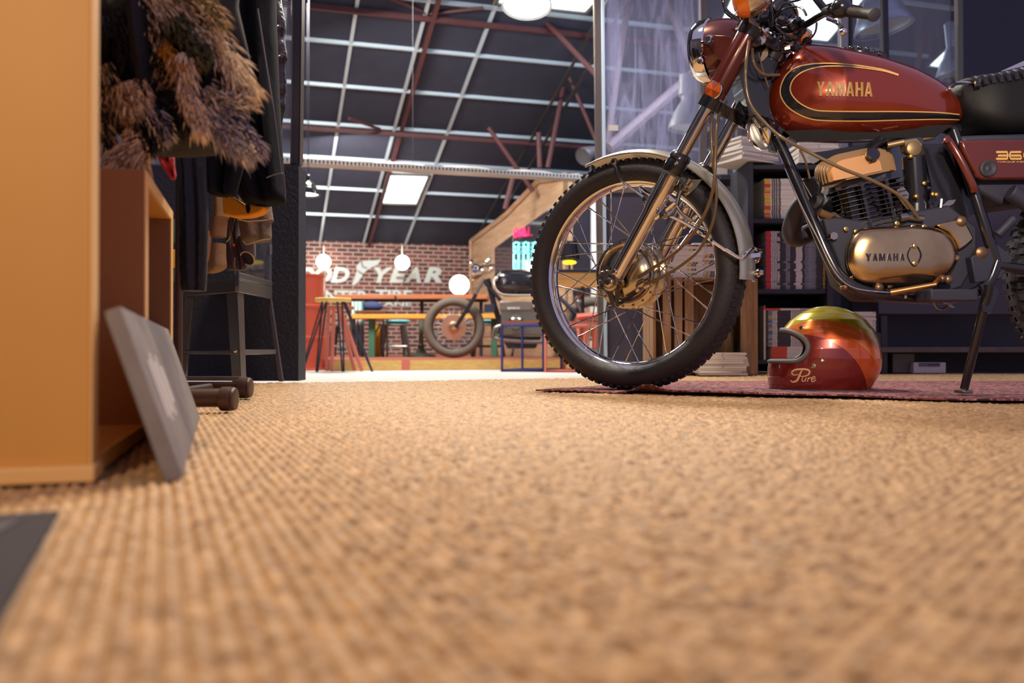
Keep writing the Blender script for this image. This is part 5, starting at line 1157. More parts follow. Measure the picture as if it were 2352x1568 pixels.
b = MB(); b.cyl((-1.5, 2.0, 1.55), (-.5, 2.0, 1.55), .012, n=12); b.build('rail', M['steel'], rk)
b = MB(); b.cyl((at(411, 600, 2.0).x, 1.77, .028), (at(411, 600, 2.0).x, 2.22, .03), .01, n=10); b.build('cross_tube', M['brownplastic'], rk)

def rowloft(rows, D, thick, m, name, parent=None, folds=(3, .12), seed=1, cap=True, nr=40, n=48, wr=0):
    P = spline([Vector((r[0], r[1], r[2])) for r in rows], max(2, nr // (len(rows) - 1))); b = MB(); rs = []; rd = random.Random(seed); ph = [rd.uniform(0, 6) for _ in range(6)]
    for p in P:
        v, xl, xr = p; cx_, hw = (xl + xr) / 2, max(1, (xr - xl) / 2); ring = []; th_ = min(thick, hw / 2000 * D * 1.2)
        for j in range(n):
            a = 2 * math.pi * j / n; c_, s_ = math.cos(a), math.sin(a); x = cx_ + hw * c_
            f = folds[1] * (math.sin(folds[0] * (x - cx_) / hw * 2.2 + ph[0] + v * .004) + .5 * math.sin(folds[0] * 4.1 * (x - cx_) / hw + ph[1] - v * .007)) + wr * math.sin(v * .19 + ph[2] + 2 * c_)
            q = at(x, v, D); y = D - th_ * s_ * (1 + f) - (th_ * f * .35 * abs(s_)); ring.append((q.x, y, q.z + 0))
        rs.append(ring)
    b.rings(rs, cap=cap); return b.build(name, m, parent, ang=80)
BK = mat('black_cloth', (20, 21, 30), .9, spec=.12, bump=.3, bscale=14); BL = mat('black_leather', (26, 26, 36), .42, spec=.3, bump=.35, bscale=22); BR = mat('dark_brown_leather', (50, 38, 41), .25, bump=.5, bscale=16, stretch=(1, 1, 3), coat=.3)
DN = mat('dark_denim', (36, 42, 56), .9, spec=.15, bump=.2, bscale=80)
g_ = 'garment'
tag(rowloft([(-60, 380, 470), (60, 395, 472), (200, 400, 476), (380, 408, 472), (500, 412, 476), (600, 413, 474), (668, 417, 471)], 1.86, .07, BL, 'leather_trousers', folds=(2, .12), wr=.06), 'long black leather trousers hanging lowest at the left of the rack', g_)
ck = rowloft([(-80, 440, 640), (0, 462, 632), (120, 470, 636), (250, 500, 641), (350, 520, 647), (420, 540, 652), (452, 552, 655), (466, 566, 650), (470, 586, 630)], 2.16, .09, BK, 'long_coat', folds=(3, .2), seed=4); tag(ck, 'long black coat with a wide turned cuff hanging right of the fur garment', g_)
b = MB(); ws = [at(u, v, 1.985) for u, v in ((612, 408), (628, 402), (646, 398), (649, 400))]; b.tube(spline(ws, 4), .0015, 6); b.tube(spline([at(u, v, 2.01) for u, v in ((592, 20), (612, 150), (628, 250), (638, 330), (646, 398))], 6), .0022, 6); b.tube(spline([at(u, v, 2.02) for u, v in ((654, 452), (655, 440), (651, 400))], 4), .002, 6); b.build('seam', mat('seam_grey', (104, 102, 112), .5), ck)
tag(rowloft([(-60, 590, 646), (0, 600, 645), (60, 608, 656), (85, 610, 652), (130, 612, 660), (150, 614, 656), (205, 620, 658), (222, 622, 654), (246, 628, 656), (270, 632, 650), (330, 637, 644)], 2.25, .05, BR, 'leather_sleeve', folds=(1, .1), wr=.2), 'shiny wrinkled dark brown leather jacket sleeve at the right of the rack', g_)
tag(rowloft([(-60, 495, 545), (0, 500, 540), (60, 512, 538), (112, 520, 534)], 1.98, .03, DN, 'denim_jacket', folds=(1, .2)), 'dark blue denim jacket edge showing above the black coat', g_)
tag(rowloft([(-60, 420, 520), (100, 430, 530), (260, 440, 545), (360, 452, 560), (430, 470, 545), (448, 490, 540)], 1.97, .04, BK, 'wool_jacket', folds=(3, .3), seed=8), 'black wool jacket hanging just behind the fur garment', g_)
Yl = mat('yellow_cloth', (226, 150, 22), .8); Tn = mat('tan_cloth', (150, 122, 96), .9, bump=.2, bscale=60); Gy = mat('marled_grey_jersey', (122, 106, 94), .95, noise=((96, 84, 76), 90, .3), bump=.2, bscale=120)
b = MB(); yp = [(510, 438), (545, 458), (560, 470), (607, 473), (606, 480), (592, 489), (570, 495), (541, 497), (524, 494), (512, 491)]; b.prism([at(u, v, 2.16) for u, v in yp], (0, .05, 0)); tag(b.build('yellow_shirt', Yl, bevel=.006), 'bright yellow shirt hem peeping out under the black coat cuff', g_)
b = MB(); b.tube([at(569, 468, 2.1), at(570, 480, 2.1), at(570, 489, 2.1)], [.005, .006, .003], 8, flat=.5); b.build('coat_tab', BK, ck)
hs = rowloft([(440, 570, 621), (470, 548, 622), (498, 545, 626), (506, 546, 627), (512, 549, 621), (530, 552, 622), (550, 556, 621), (556, 562, 605)], 2.36, .05, Gy, 'grey_sweatshirt', folds=(2, .12)); tag(hs, 'marled grey brown sweatshirt sleeve with ribbed cuff under the yellow hem', g_)
b = MB(); b.tube(spline([at(u, v, 2.305) for u, v in ((557, 553), (566, 561), (580, 558), (600, 552), (621, 549))], 4), .0016, 6); b.tube([at(u, v, 2.3) for u, v in ((546, 504), (570, 509), (600, 507), (626, 503))], .0016, 6); b.build('cuff_seam', mat('pale_seam', (176, 160, 140), .9), hs)
gs = rowloft([(545, 545, 584), (565, 547, 586), (590, 550, 586), (600, 556, 580)], 2.42, .035, mat('grey_jersey', (104, 98, 102), .95), 'grey_cardigan', folds=(1, .1), cap=True); tag(gs, 'small grey cardigan sleeve with an open round cuff below the sweatshirt', g_)
b = MB(); o_ = at(568, 594, 2.38); b.torus(o_, (-.25, -.8, -.5), .021, .0022, 30, 8); b.build('cuff_rim', mat('cream_rim', (196, 180, 156), .8), gs)
b = MB(); b.lathe(o_ + Vector((.001, .004, .003)), (-.25, -.8, -.5), [(0, .020), (.001, .020), (.0012, .001)], 24); b.build('cuff_opening', M['black'], gs)
tag(rowloft([(455, 490, 518), (490, 490, 524), (500, 489, 526), (505, 486, 523), (544, 482, 519)], 2.3, .03, Tn, 'tan_jacket', folds=(1, .1)), 'tan jacket sleeve with a stitched band left of the zip', g_)
tag(rowloft([(560, 478, 518), (590, 476, 518), (612, 475, 519), (622, 475, 508), (627, 475, 492)], 2.3, .03, Tn, 'tan_bag', folds=(1, .08), seed=5), 'flat tan cloth hem hanging lowest beside the leather trousers', g_)
tag(rowloft([(530, 473, 484), (570, 474, 486), (600, 474, 480)], 2.28, .02, mat('peach_cloth', (206, 164, 136), .8), 'peach_shirt', folds=(1, .1)), 'narrow peach shirt strip right of the leather trousers', g_)
zj = rowloft([(490, 520, 552), (540, 518, 548), (580, 520, 560), (610, 522, 566), (620, 524, 564)], 2.4, .04, mat('oxblood_cloth', (66, 44, 50), .6), 'zip_jacket', folds=(2, .2)); tag(zj, 'dark oxblood zip jacket between the tan sleeve and the glass case', g_)
b = MB(); b.tube(spline([at(u, v, 2.345) for u, v in ((541, 498), (536, 520), (532, 534), (526, 548), (519, 556))], 4), .0022, 6); b.build('zip', M['steel'], zj)
b = MB(); b.tube([at(539, 592, 2.345), at(538, 612, 2.34), at(540, 630, 2.34)], .0025, 6); b.build('zip', M['steel'], zj)
b = MB(); b.ball(at(537, 562, 2.34), .004, 6); b.build('zip_pull', mat('pink_pull', (220, 70, 90), .5), zj)
for v0, v1, c, nm in ((505, 556, (62, 92, 84), 'teal_scarf'), (574, 616, (214, 158, 26), 'yellow_scarf'), (616, 646, (70, 84, 66), 'green_scarf')):
    tag(rowloft([(v0, 380, 413), ((v0 + v1) / 2, 380, 414), (v1, 380, 413)], 2.5, .04, mat(nm, c, .9), nm, folds=(1, .1)), '%s folded between the pine shelving and the leather trousers' % nm.replace('_', ' '), 'scarf')
tag(rowloft([(330, 352, 388), (350, 360, 398), (375, 368, 400), (400, 384, 404), (412, 392, 402)], 1.62, .03, mat('red_knit', (176, 44, 56), .9, bump=.6, bscale=70), 'red_knit', folds=(2, .3), wr=.2), 'crimson knitted cuff hanging under the fur garment', g_)
# ---- patchwork fur garment: dark body with tufts of long hair
FD = 1.40
fur = thing('fur_garment', 'shaggy patchwork fur garment in cream black and grey hanging at upper left', 'fur garment', at(400, 430, FD))
rowloft([(-60, 205, 560), (0, 205, 545), (60, 212, 556), (130, 215, 572), (200, 222, 584), (250, 235, 575), (300, 262, 560), (330, 300, 500), (350, 330, 400)], FD + .10, .09, mat('dark_fur_base', (34, 32, 38), .95), 'body', fur, folds=(4, .4), seed=3)
FM = {'cream': (238, 220, 196), 'tan': (200, 174, 140), 'black': (34, 32, 38), 'grey': (160, 154, 168), 'green': (76, 84, 60), 'ochre': (206, 148, 48), 'pink': (238, 204, 180), 'olive': (120, 108, 78), 'plum': (84, 66, 98)}
def tuft(path, hw, hair, L, col, D=FD, cnt=900, spread=.35, seed=0, name='fur_tuft'):
    r = random.Random(seed); P = spline([Vector((u, v, 0)) for u, v in path], 10); b = MB(); cols = col if isinstance(col, (list, tuple)) else [col]
    for i in range(cnt):
        t = r.random(); k = t * (len(P) - 2); a = int(k); p = P[a].lerp(P[a + 1], k - a); tg = (P[min(a + 2, len(P) - 1)] - P[a]).normalized(); nn = Vector((-tg.y, tg.x, 0)); w = hw * (1 - .35 * t)
        s = r.gauss(0, .45); s = max(-1, min(1, s)); q = p + nn * (w * s); b.cur = r.randrange(len(cols)) if len(cols) > 1 else 0
        an = spread * (s * 1.5 + r.gauss(0, .5)); d = Vector((tg.x * math.cos(an) - tg.y * math.sin(an), tg.x * math.sin(an) + tg.y * math.cos(an) + .25, 0)).normalized()
        Lh = L * r.uniform(.5, 1.1); base = at(q.x, q.y, D + r.uniform(-.03, .05)); m1 = at(q.x + d.x * Lh * .5, q.y + d.y * Lh * .5, D - .012 + r.uniform(-.02, .03)); tip = at(q.x + d.x * Lh, q.y + d.y * Lh + Lh * .15, D + r.uniform(-.02, .04))
        side = Vector((-(m1 - base).z, 0, (m1 - base).x)).normalized() * hair * r.uniform(.6, 1.2); o = len(b.v)
        b.v += [tuple(base - side), tuple(base + side), tuple(m1 + side * .8), tuple(m1 - side * .8), tuple(tip)]; b.face((o, o + 1, o + 2, o + 3)); b.face((o + 3, o + 2, o + 4))
    ms = [FMAT[c] for c in cols]; return b.build(name, ms, fur, smooth=False)
FMAT = {k: mat('fur_' + k, c, .8) for k, c in FM.items()}
tuft([(330, -30), (400, 20), (470, 70), (530, 150), (570, 220)], 46, .0016, 46, ['cream', 'cream', 'tan'], seed=1, cnt=1100)
tuft([(400, -30), (460, 10), (505, 50)], 34, .0016, 44, ['tan', 'olive'], seed=2, cnt=600)
tuft([(350, 40), (370, 110), (378, 200)], 34, .0016, 40, ['tan', 'black', 'pink'], seed=3, cnt=600)
tuft([(395, 40), (430, 90), (470, 130)], 26, .0016, 40, ['green', 'green', 'olive'], D=FD - .02, seed=4, cnt=450)
tuft([(420, 120), (425, 190), (440, 250), (462, 300)], 26, .0016, 42, ['cream', 'cream', 'pink'], D=FD - .03, seed=5, cnt=800)
tuft([(290, 185), (305, 230), (322, 262)], 46, .0018, 40, ['cream', 'pink', 'tan'], D=FD - .02, seed=6, cnt=900)
tuft([(370, 100), (395, 130), (420, 150)], 16, .0014, 30, ['ochre'], D=FD - .03, seed=7, cnt=250)
tuft([(340, 255), (365, 285), (385, 312)], 26, .0014, 34, ['cream', 'grey', 'black'], D=FD - .03, seed=8, cnt=500)
tuft([(330, 330), (290, 355), (250, 395)], 30, .0016, 56, ['pink', 'cream', 'pink'], D=FD - .03, seed=9, cnt=800)
tuft([(300, 290), (320, 340), (318, 390)], 26, .0016, 44, ['pink', 'tan'], D=FD - .02, seed=10, cnt=600)
tuft([(470, 200), (520, 240), (565, 225)], 32, .0016, 40, ['grey', 'cream', 'tan'], seed=11, cnt=650)
tuft([(470, 250), (520, 300), (575, 345)], 34, .0016, 50, ['grey', 'grey', 'cream'], seed=12, cnt=800)
tuft([(520, 250), (565, 300), (600, 340)], 14, .0014, 40, ['plum', 'grey'], seed=13, cnt=350)
tuft([(360, 220), (400, 240), (420, 290)], 40, .0018, 44, ['black'], D=FD - .01, seed=14, cnt=700)
tuft([(230, 150), (250, 200), (262, 260)], 30, .0018, 50, ['black', 'tan'], seed=15, cnt=500)
tuft([(330, 270), (335, 310), (345, 340)], 30, .0018, 34, ['black'], D=FD - .02, seed=16, cnt=500)
tuft([(450, 110), (500, 160), (520, 215)], 40, .0018, 44, ['black', 'green', 'black'], D=FD + .02, seed=17, cnt=700)
tuft([(260, 20), (300, 80), (330, 160)], 60, .0018, 50, ['black'], seed=18, cnt=900)
tuft([(215, 240), (240, 300), (262, 350)], 24, .0016, 44, ['tan', 'black'], seed=19, cnt=350)

# ================================================================ glass display case on metal legs
vc = thing('display_case', 'galvanised metal glass display case on splayed legs behind the garment rack', 'display case', (-1.0, 3.05, 0))
K0, K1, K2 = at(545, 656, 2.86), at(622, 676, 3.26), at(425, 656, 3.10)
def beam(a, c, h, t, m=M['galv'], nm='frame', par=vc, bev=.003):
    b = MB(); a = Vector(a); c = Vector(c); d = (c - a); n = Vector((-d.y, d.x, 0)).normalized(); b.prism([a - n * t / 2 - UP * h / 2, c - n * t / 2 - UP * h / 2, c - n * t / 2 + UP * h / 2, a - n * t / 2 + UP * h / 2], n * t); return b.build(nm, m, par, bevel=bev)
zt = K0.z; K1.z = zt; K2.z = zt
beam(K0, K1, .044, .012); beam(K0, K2, .044, .012); b = MB(); b.prism([K0 + UP * .018, K1 + UP * .018, K1 + K2 - K0 + UP * .018, K2 + UP * .018], UP * .005); b.build('tray', M['galv'], vc)
def splay(a, f, w, nm='leg'):
    b = MB(); a = Vector(a); f = Vector(f); d1 = (K1 - K0).normalized(); d2 = (K2 - K0).normalized()
    b.prism([a, a + d2 * w, f + d2 * w * .8, f], d1 * .004); b.prism([a, a + d1 * w, f + d1 * w * .8, f], d2 * .004); return b.build(nm, M['galv'], vc, bevel=.001)
splay(K0 - UP * .022, (K0.x + .014, K0.y, .003), .07)
b = MB(); b.prism([K1 - UP * .022, K1 - UP * .022 - Vector((.012, 0, 0)), Vector((K1.x + .03, K1.y, .003)), Vector((K1.x + .045, K1.y, .003))], (0, .02, 0)); b.build('leg', mat('dark_leg', (70, 66, 76), .4), vc, bevel=.001)
b = MB(); b.prism([K2 - UP * .022, K2 - UP * .022 + Vector((.03, 0, 0)), Vector((K2.x + .0, K2.y, .003)), Vector((K2.x - .03, K2.y, .003))], (0, .02, 0)); b.build('leg', M['galv'], vc, bevel=.001)
zb = at(545, 809, 2.9).z; beam((K0.x, K0.y + .005, zb), (K1.x + .02, K1.y, zb), .018, .006, nm='brace'); beam((K0.x, K0.y + .01, zb), (K2.x, K2.y, zb), .014, .006, nm='brace')
b = MB(); b.lathe(at(541, 805, 2.85), (0, -1, 0), [(-.01, .007), (.003, .007), (.004, .004)], 12); b.build('leg_bolt', M['chrome'], vc)
zt2 = at(622, 470, 3.26).z; beam(K0 + UP * .034, K1 + UP * .034, .022, .012, nm='glazing_bar')
b = MB(); b.box((K1.x - .006, K1.y, (zt + zt2) / 2), (.014, .014, zt2 - zt)); b.build('glazing_post', M['galv'], vc, bevel=.002); b = MB(); b.box((K0.x, K0.y, (zt + zt2) / 2), (.012, .012, zt2 - zt)); b.build('glazing_post', M['black'], vc)
b = MB(); b.prism([K0 + UP * .03, K1 + UP * .03, Vector((K1.x, K1.y, zt2)), Vector((K0.x, K0.y, zt2))], (.003, 0, 0)); b.build('pane', M['clearglass'], vc, smooth=False)
b = MB(); b.cyl(at(621, 562, 3.22), at(621, 585, 3.22), .008, n=12); b.build('hinge', M['steel'], vc)
# black half wall with glazing above
b = MB(); b.bbox(-1.75, -.834, 3.40, 3.52, -.0, .842); struct(b, 'wall_half_left', mat('rough_black_wall', (30, 31, 44), .6, bump=.6, bscale=70), 'rough black half wall at the edge of the carpet')
pl = thing('glazed_screen', 'steel framed glass screen standing on the black half wall at left', 'partition', (-1.0, 3.45, .842))
def sq(u0, u1, v0, v1, D, d, m, nm, lean=0):
    b = MB(); a, c = at(u0, v1, D), at(u1, v0, D); b.prism([(a.x, D, a.z), (c.x, D, a.z), (c.x + lean, D, c.z), (a.x + lean, D, c.z)], (0, d, 0)); return b.build(nm, m, pl, bevel=.002)
sq(668, 687, -60, 376, 3.43, .05, M['shelfblack'], 'post', .008); sq(666, 669.5, -60, 376, 3.425, .05, M['postmetal'], 'post_edge', .008); sq(687, 690, -60, 376, 3.425, .05, M['postmetal'], 'post_edge', .008)
b = MB(); b.bbox(-1.7, at(668, 370, 3.43).x, 3.43, 3.48, .843, .856); b.build('rail', M['postmetal'], pl, bevel=.002)
b = MB(); b.bbox(-1.7, at(668, 370, 3.45).x, 3.452, 3.458, .856, 1.75); b.build('pane', M['smearglass'] if False else M['clearglass'], pl, smooth=False)

# ================================================================ workshop beyond
def drum():
    c = at(676, 800, 8.15); t = thing('oil_drum', 'glossy orange steel oil drum behind the black half wall', 'drum', (c.x, c.y, ZL)); b = MB(); H = .885
    pr = [(0, .27), (.004, .292), (.014, .292), (.02, .286)]
    for z0 in (.30, .59): pr += [(z0 - .016, .286), (z0 - .008, .293), (z0 + .008, .293), (z0 + .016, .286)]
    pr += [(.1, .286)] if False else []
    pr += [(H - .02, .286), (H - .014, .292), (H - .002, .292), (H, .288), (H - .006, .284), (H - .012, .02)]
    b.lathe((c.x, c.y, ZL), UP, pr, 64); b.build('body', M['oilred'], t, ang=40)
    b = MB(); b.lathe((c.x - .15, c.y, ZL + H - .014), UP, [(0, .03), (.012, .03), (.014, .02)], 16); b.build('bung', M['galv'], t)
drum()
# hairpin bar stool
st = thing('bar_stool', 'blond wood bar stool on black hairpin legs beside the orange drum', 'stool', (at(765, 690, 7.35).x, 7.35, ZL))
b = MB(); c = at(765, 689, 7.35); b.lathe(c - UP * .016, UP, [(0, .13), (.004, .15), (.026, .152), (.032, .146)], 40); b.build('seat', M['blondwood'], st)
for k, (fu, fv, d) in enumerate(((694, 846, 7.5), (728, 853, 7.2), (788, 852, 7.25), (855, 853, 7.3))):
    f = at(fu, fv, d); f.z = ZL + .008; a = math.atan2(f.y - c.y, f.x - c.x); b = MB()
    for s in (-.25, .25): tp = c + Vector((math.cos(a + s), math.sin(a + s), 0)) * .1 - UP * .016; b.tube([tp, f + Vector((math.cos(a + s * 6), math.sin(a + s * 6), 0)) * .008], .0075, 8)
    b.build('hairpin_leg', M['black'], st)
cs = thing('coral_stool', 'coral painted stool standing behind the hairpin bar stool', 'stool', (at(780, 800, 7.72).x, 7.72, ZL))
c = at(775, 706, 7.72); b = MB(); b.box(c, (.26, .22, .03)); b.build('seat', M['orangewood'], cs, bevel=.004)
for u0, u1, d in ((755, 750, 7.78), (766, 762, 7.65), (782, 832, 7.65), (778, 815, 7.78)):
    b = MB(); a = at(u0, 710, d); f = at(u1, 850, d); f.z = ZL + .002; b.tube([a, f], .017, 8, flat=.6); b.build('leg', M['coral'], cs)
# timber platform
pf = thing('timber_platform', 'low platform edged with blond pine boards carrying the black motorcycle', 'platform', rm(1.0, 8.6, ZL))
P0 = at(700, 822, 7.75); p0 = -sa * P0.x + ca * P0.y
b = MB(); b.rbox(.61, 5.5, p0 + .02, 14.6, ZL + .001, .019); b.build('deck', mat('coral_brown_deck', (176, 108, 84), .6, noise=((140, 84, 66), 3, .3)), pf)
def qof(u): r = (u - CX) / F_PX; return p0 * (sa + r * ca) / (ca - r * sa)
for u0, u1 in ((757, 922), (941, 1286), (1300, 1500)):
    b = MB(); b.rbox(qof(u0), qof(u1), p0 - .01, p0 + .018, ZL + .002, .012); b.build('edge_board', M['blondwood'], pf, bevel=.003)
b = MB(); b.rbox(.61, 5.5, p0 - .004, p0 + .019, .0125, .021); b.build('top_edge', M['coral'], pf)
b = MB(); b.rbox(qof(922), qof(941), p0 - .004, p0 + .016, ZL + .002, .012); b.build('coral_block', M['coral'], pf)
# tables, bench
def top(u0, u1, v, D, th, dep, m, nm, par): b = MB(); a, c = at(u0, v, D), at(u1, v, D); b.bbox(a.x, c.x, D, D + dep, a.z - th, a.z); return b.build(nm, m, par, bevel=.004)
tb = thing('long_table', 'long orange wood table on black legs in front of the brick wall', 'table', (at(940, 700, 10.9).x, 10.9, .02)); z0 = at(900, 676, 10.8).z
top(768, 906, 676, 10.8, .055, .7, M['orangewood'], 'table_top', tb); top(911, 1120, 676, 10.8, .055, .7, M['orangewood'], 'table_top', tb)
for u in (828, 969, 1105): b = MB(); x = at(u, 700, 11).x; b.cyl((x, 11.0, .022), (x, 11.0, z0 - .055), .022, n=10); b.build('leg', M['black'], tb)
b = MB(); b.bbox(at(770, 680, 11).x, at(1118, 680, 11).x, 10.95, 11.0, z0 - .085, z0 - .055); b.build('apron', M['black'], tb)
bn = thing('yellow_bench', 'long yellow pine bench between the black motorcycle and the orange table', 'bench', (at(1000, 730, 9.95).x, 9.95, .02)); z1 = at(900, 721, 9.8).z
top(797, 1282, 721, 9.8, .05, .35, M['yellowwood'], 'seat', bn)
for u in (855, 1135): b = MB(); x = at(u, 700, 9.95).x; b.bbox(x - .035, x + .035, 9.9, 9.97, .021, z1 - .05); b.cyl((x + .02, 9.93, z1 - .25), (x + .1, 9.93, z1 - .1), .012, n=8); b.build('post', M['green'], bn, bevel=.003)
b = MB(); b.cyl((at(812, 0, 9.9).x, 9.95, .021), (at(812, 0, 9.9).x, 9.95, z1 - .05), .02, n=8); b.build('post', M['black'], bn)
b = MB(); x = at(858, 0, 10.2).x; b.bbox(x - .06, x + .06, 10.3, 10.33, .021, .42); tag(b.build('mustard_panel', M['mustard']), 'mustard panel standing behind the green bench post', 'panel')
# metal stool with turquoise cushion
ms = thing('metal_stool', 'small grey metal stool with turquoise cushion under the table', 'stool', (at(905, 800, 10.6).x, 10.7, .019)); zs = at(900, 744, 10.6).z
b = MB(); b.bbox(at(876, 0, 10.6).x, at(932, 0, 10.6).x, 10.55, 10.85, zs - .02, zs); b.build('seat', M['galv'], ms, bevel=.004)
for u0, u1, y in ((879, 869, 10.55), (929, 940, 10.55), (886, 878, 10.85), (922, 930, 10.85)): b = MB(); a = at(u0, 745, y); f = at(u1, 800, y); f.z = .021; b.tube([a, f], .022, 4); b.build('leg', M['galv'], ms)
b = MB(); a, c = at(873, 795, 10.55), at(937, 795, 10.55); b.cyl(a, c, .014, n=8); b.build('rung', M['galv'], ms)
b = MB(); b.ball(at(912, 738, 10.7) , .17, 10, (1, .8, .18)); b.build('cushion', M['turq'], ms)
s2 = copy_thing(ms, label='plain grey stool repeated further right behind the front wheel of the black motorcycle'); s2.location.x += 1.15; s2.location.y -= .22
s3 = copy_thing(ms, label='grey stool behind the striped cloth chair near the drum'); s3.location.x -= .62; s3.location.y += .1
for ch in s3.children:
    if ch.name.startswith('cushion'): bpy.data.objects.remove(ch); break
# chair with striped cloth
ch_ = thing('striped_chair', 'chair draped with a turquoise and white striped cloth at the table end', 'chair', (at(820, 800, 10.3).x, 10.3, .019))
b = MB(); a, c = at(808, 692, 10.2), at(832, 745, 10.2)
for k in range(6):
    b.cur = k % 2; x0_, x1_ = a.x + (c.x - a.x) * k / 6, a.x + (c.x - a.x) * (k + 1) / 6; b.bbox(x0_, x1_, 10.2, 10.24, c.z, a.z)
b.build('cloth', [M['white'], mat('turquoise_stripe', (110, 190, 196), .8)], ch_)
for u in (806, 834): b = MB(); a = at(u, 690, 10.25); b.cyl((a.x, 10.25, .021), a, .014, n=8); b.build('leg', M['galv'], ch_)
b = MB(); b.ball(at(854, 704, 10.36), .125, 10, (1.1, .9, .5)); tag(b.build('navy_cushion', M['navy']), 'navy blue cushion on the chair behind the yellow bench', 'cushion'); bpy.data.objects['navy_cushion'].location.z -= .0
cc = thing('dark_chair', 'dark brown chair holding the navy cushion', 'chair', (at(860, 800, 10.36).x, 10.36, .019))
b = MB(); zz_ = at(854, 717, 10.36).z; b.box((at(857, 0, 10.36).x, 10.36, zz_), (.36, .36, .03)); b.build('seat', mat('dark_brown_wood', (104, 62, 44), .5), cc, bevel=.004)
for dx in (-.15, .15):
    for dy in (-.15, .15): b = MB(); b.cyl((at(857, 0, 10.36).x + dx, 10.36 + dy, .021), (at(857, 0, 10.36).x + dx, 10.36 + dy, zz_ - .015), .013, n=8); b.build('leg', M['galv'], cc)
b = MB(); x = at(968, 0, 10.3).x; b.lathe((x, 10.3, .0195), UP, [(0, .18), (.02, .17), (.05, .07), (.1, .035), (.14, .05), (.16, .03), (.2, .028), (.45, .028)], 20); tag(b.build('table_pedestal', mat('verdigris_iron', (86, 100, 84), .6)), 'ornate cast iron pedestal foot behind the black motorcycle wheel', 'pedestal')
# globe lamps
for (u, v, r, D, lab) in ((743, 601, 16, 14.4, 'lit globe wall lamp left of the winged sign above the drum'), (924, 603, 16.5, 14.3, 'lit globe wall lamp over the middle letters of the brick wall sign')):
    t = thing('globe_lamp', lab, 'wall lamp', at(u, v, D)); b = MB(); c = at(u, v, D); b.ball(c, r / 2000 * D, 14); b.build('globe', M['lampwhite'], t)
    b = MB(); tp = c + UP * (r / 2000 * D); b.cyl(tp, tp + UP * .05, .05, n=14); b.tube([tp + UP * .05, tp + UP * .14, tp + UP * .17 + Vector((-sa, ca, 0)) * (PW - .03 + sa * tp.x - ca * tp.y)], .016, 8); b.build('bracket', M['steel'], t)
t = thing('table_lamp', 'large lit globe lamp standing on the orange table behind the black motorcycle', 'table lamp', at(1055, 677, 10.95)); b = MB(); c = at(1055, 654, 10.95); b.ball(c, .122, 16); b.build('globe', M['lampwhite'], t); b = MB(); b.lathe((c.x, c.y, z0), UP, [(0, .07), (.012, .07), (.015, .04), (.03, .04)], 16); b.build('base', M['black'], t)
# cable tray
ct = thing('cable_tray', 'perforated pale cable tray crossing the hall below the ceiling', 'cable tray', rm(1.0, 8.0, 1.7))
def trayz(u, v): return Pp(u, v, 8.0)
a, c = trayz(560, 372), trayz(1338, 392); zt = (a.z + c.z) / 2; dqa = ca * a.x + sa * a.y; dqc = ca * c.x + sa * c.y
b = MB(); b.rbox(dqa, dqc, 8.0, 8.16, zt - .03, zt - .024); b.rbox(dqa, dqc, 7.995, 8.0, zt - .03, zt + .012); b.rbox(dqa, dqc, 8.16, 8.165, zt - .03, zt + .02); b.build('tray', mat('pale_tray', (176, 170, 164), .5), ct)
b = MB(); n = 90
for i in range(n): q = dqa + (dqc - dqa) * (i + .5) / n; b.rbox(q - .008, q + .008, 7.992, 7.996, zt - .020, zt + .002)
b.build('slot_row', M['black'], ct)['kind'] = 'stuff'
for k, dz in enumerate((.03, .045)):
    b = MB(); b.tube([rm(dqa + (dqc - dqa) * i / 24, 8.05 + .04 * k, zt + dz * .6 + .012 * math.sin(i * 1.3 + k)) for i in range(25)], .008, 6); b.build('cable', M['paper'], ct)
for u in (705, 948):
    x = trayz(u, 380); b = MB(); b.cyl(x, Vector((x.x, x.y, roofz(-sa * x.x + ca * x.y) - .01)), .002, n=5); b.build('hanger', M['black'], ct)
# timber clad cabin at the right of the hall
QW = 3.39
cab = [(1083, 552), (1160, 494), (1236, 414), (1300, 404)]
pts = [Qp(u, v, QW) for u, v in cab]; end = pts[-1]; b = MB()
poly = [Vector((pts[0].x, pts[0].y, ZL + .1))] + pts + [Vector((end.x, end.y, ZL + .1))]
b.prism(poly, Vector((ca, sa, 0)) * .12); cb_ = thing('timber_cabin', 'weathered plank clad cabin with neon lit window on the right of the hall', 'cabin', poly[0]); b.build('clad_wall', mat('cladding_planks', (196, 166, 136), .7, noise=((160, 124, 94), 2.2, .3), stretch=(1, 1, 9)), cb_)
for k in range(1, 8):
    zz_ = .1 + k * .2; pa, pb_ = Qp(1083, 600, QW - .003), Qp(1298, 600, QW - .003); 
    a = Vector((pa.x, pa.y, zz_)); c = Vector((pb_.x, pb_.y, zz_))
    if zz_ > 1.55: a = a.lerp(c, min(.9, (zz_ - 1.5) * 1.0))
    b = MB(); b.cyl(a, c, .005, n=5); b.build('plank_joint', mat('joint_brown', (120, 92, 70), .9) if k == 1 else MATS['joint_brown'], cb_)  # thin darker brown lines mark the plank joints
b = MB(); b.tube([Qp(u, v, QW - .02) for u, v in cab], .04, 4); b.tube([Qp(1083, 552, QW - .02), Qp(1083, 690, QW - .02)], .04, 4); b.build('corner_trim', M['clad'], cb_)
def qquad(u0, u1, ft, fb, q, d, m, nm):
    b = MB(); P = [Qp(u0, ft[0], q), Qp(u1, ft[1], q), Qp(u1, fb[1], q), Qp(u0, fb[0], q)]; b.prism(P, Vector((ca, sa, 0)) * d); return b.build(nm, m, cb_)
qquad(1130, 1296, (562, 445), (745, 745), QW - .02, .018, M['clad'], 'window_frame')
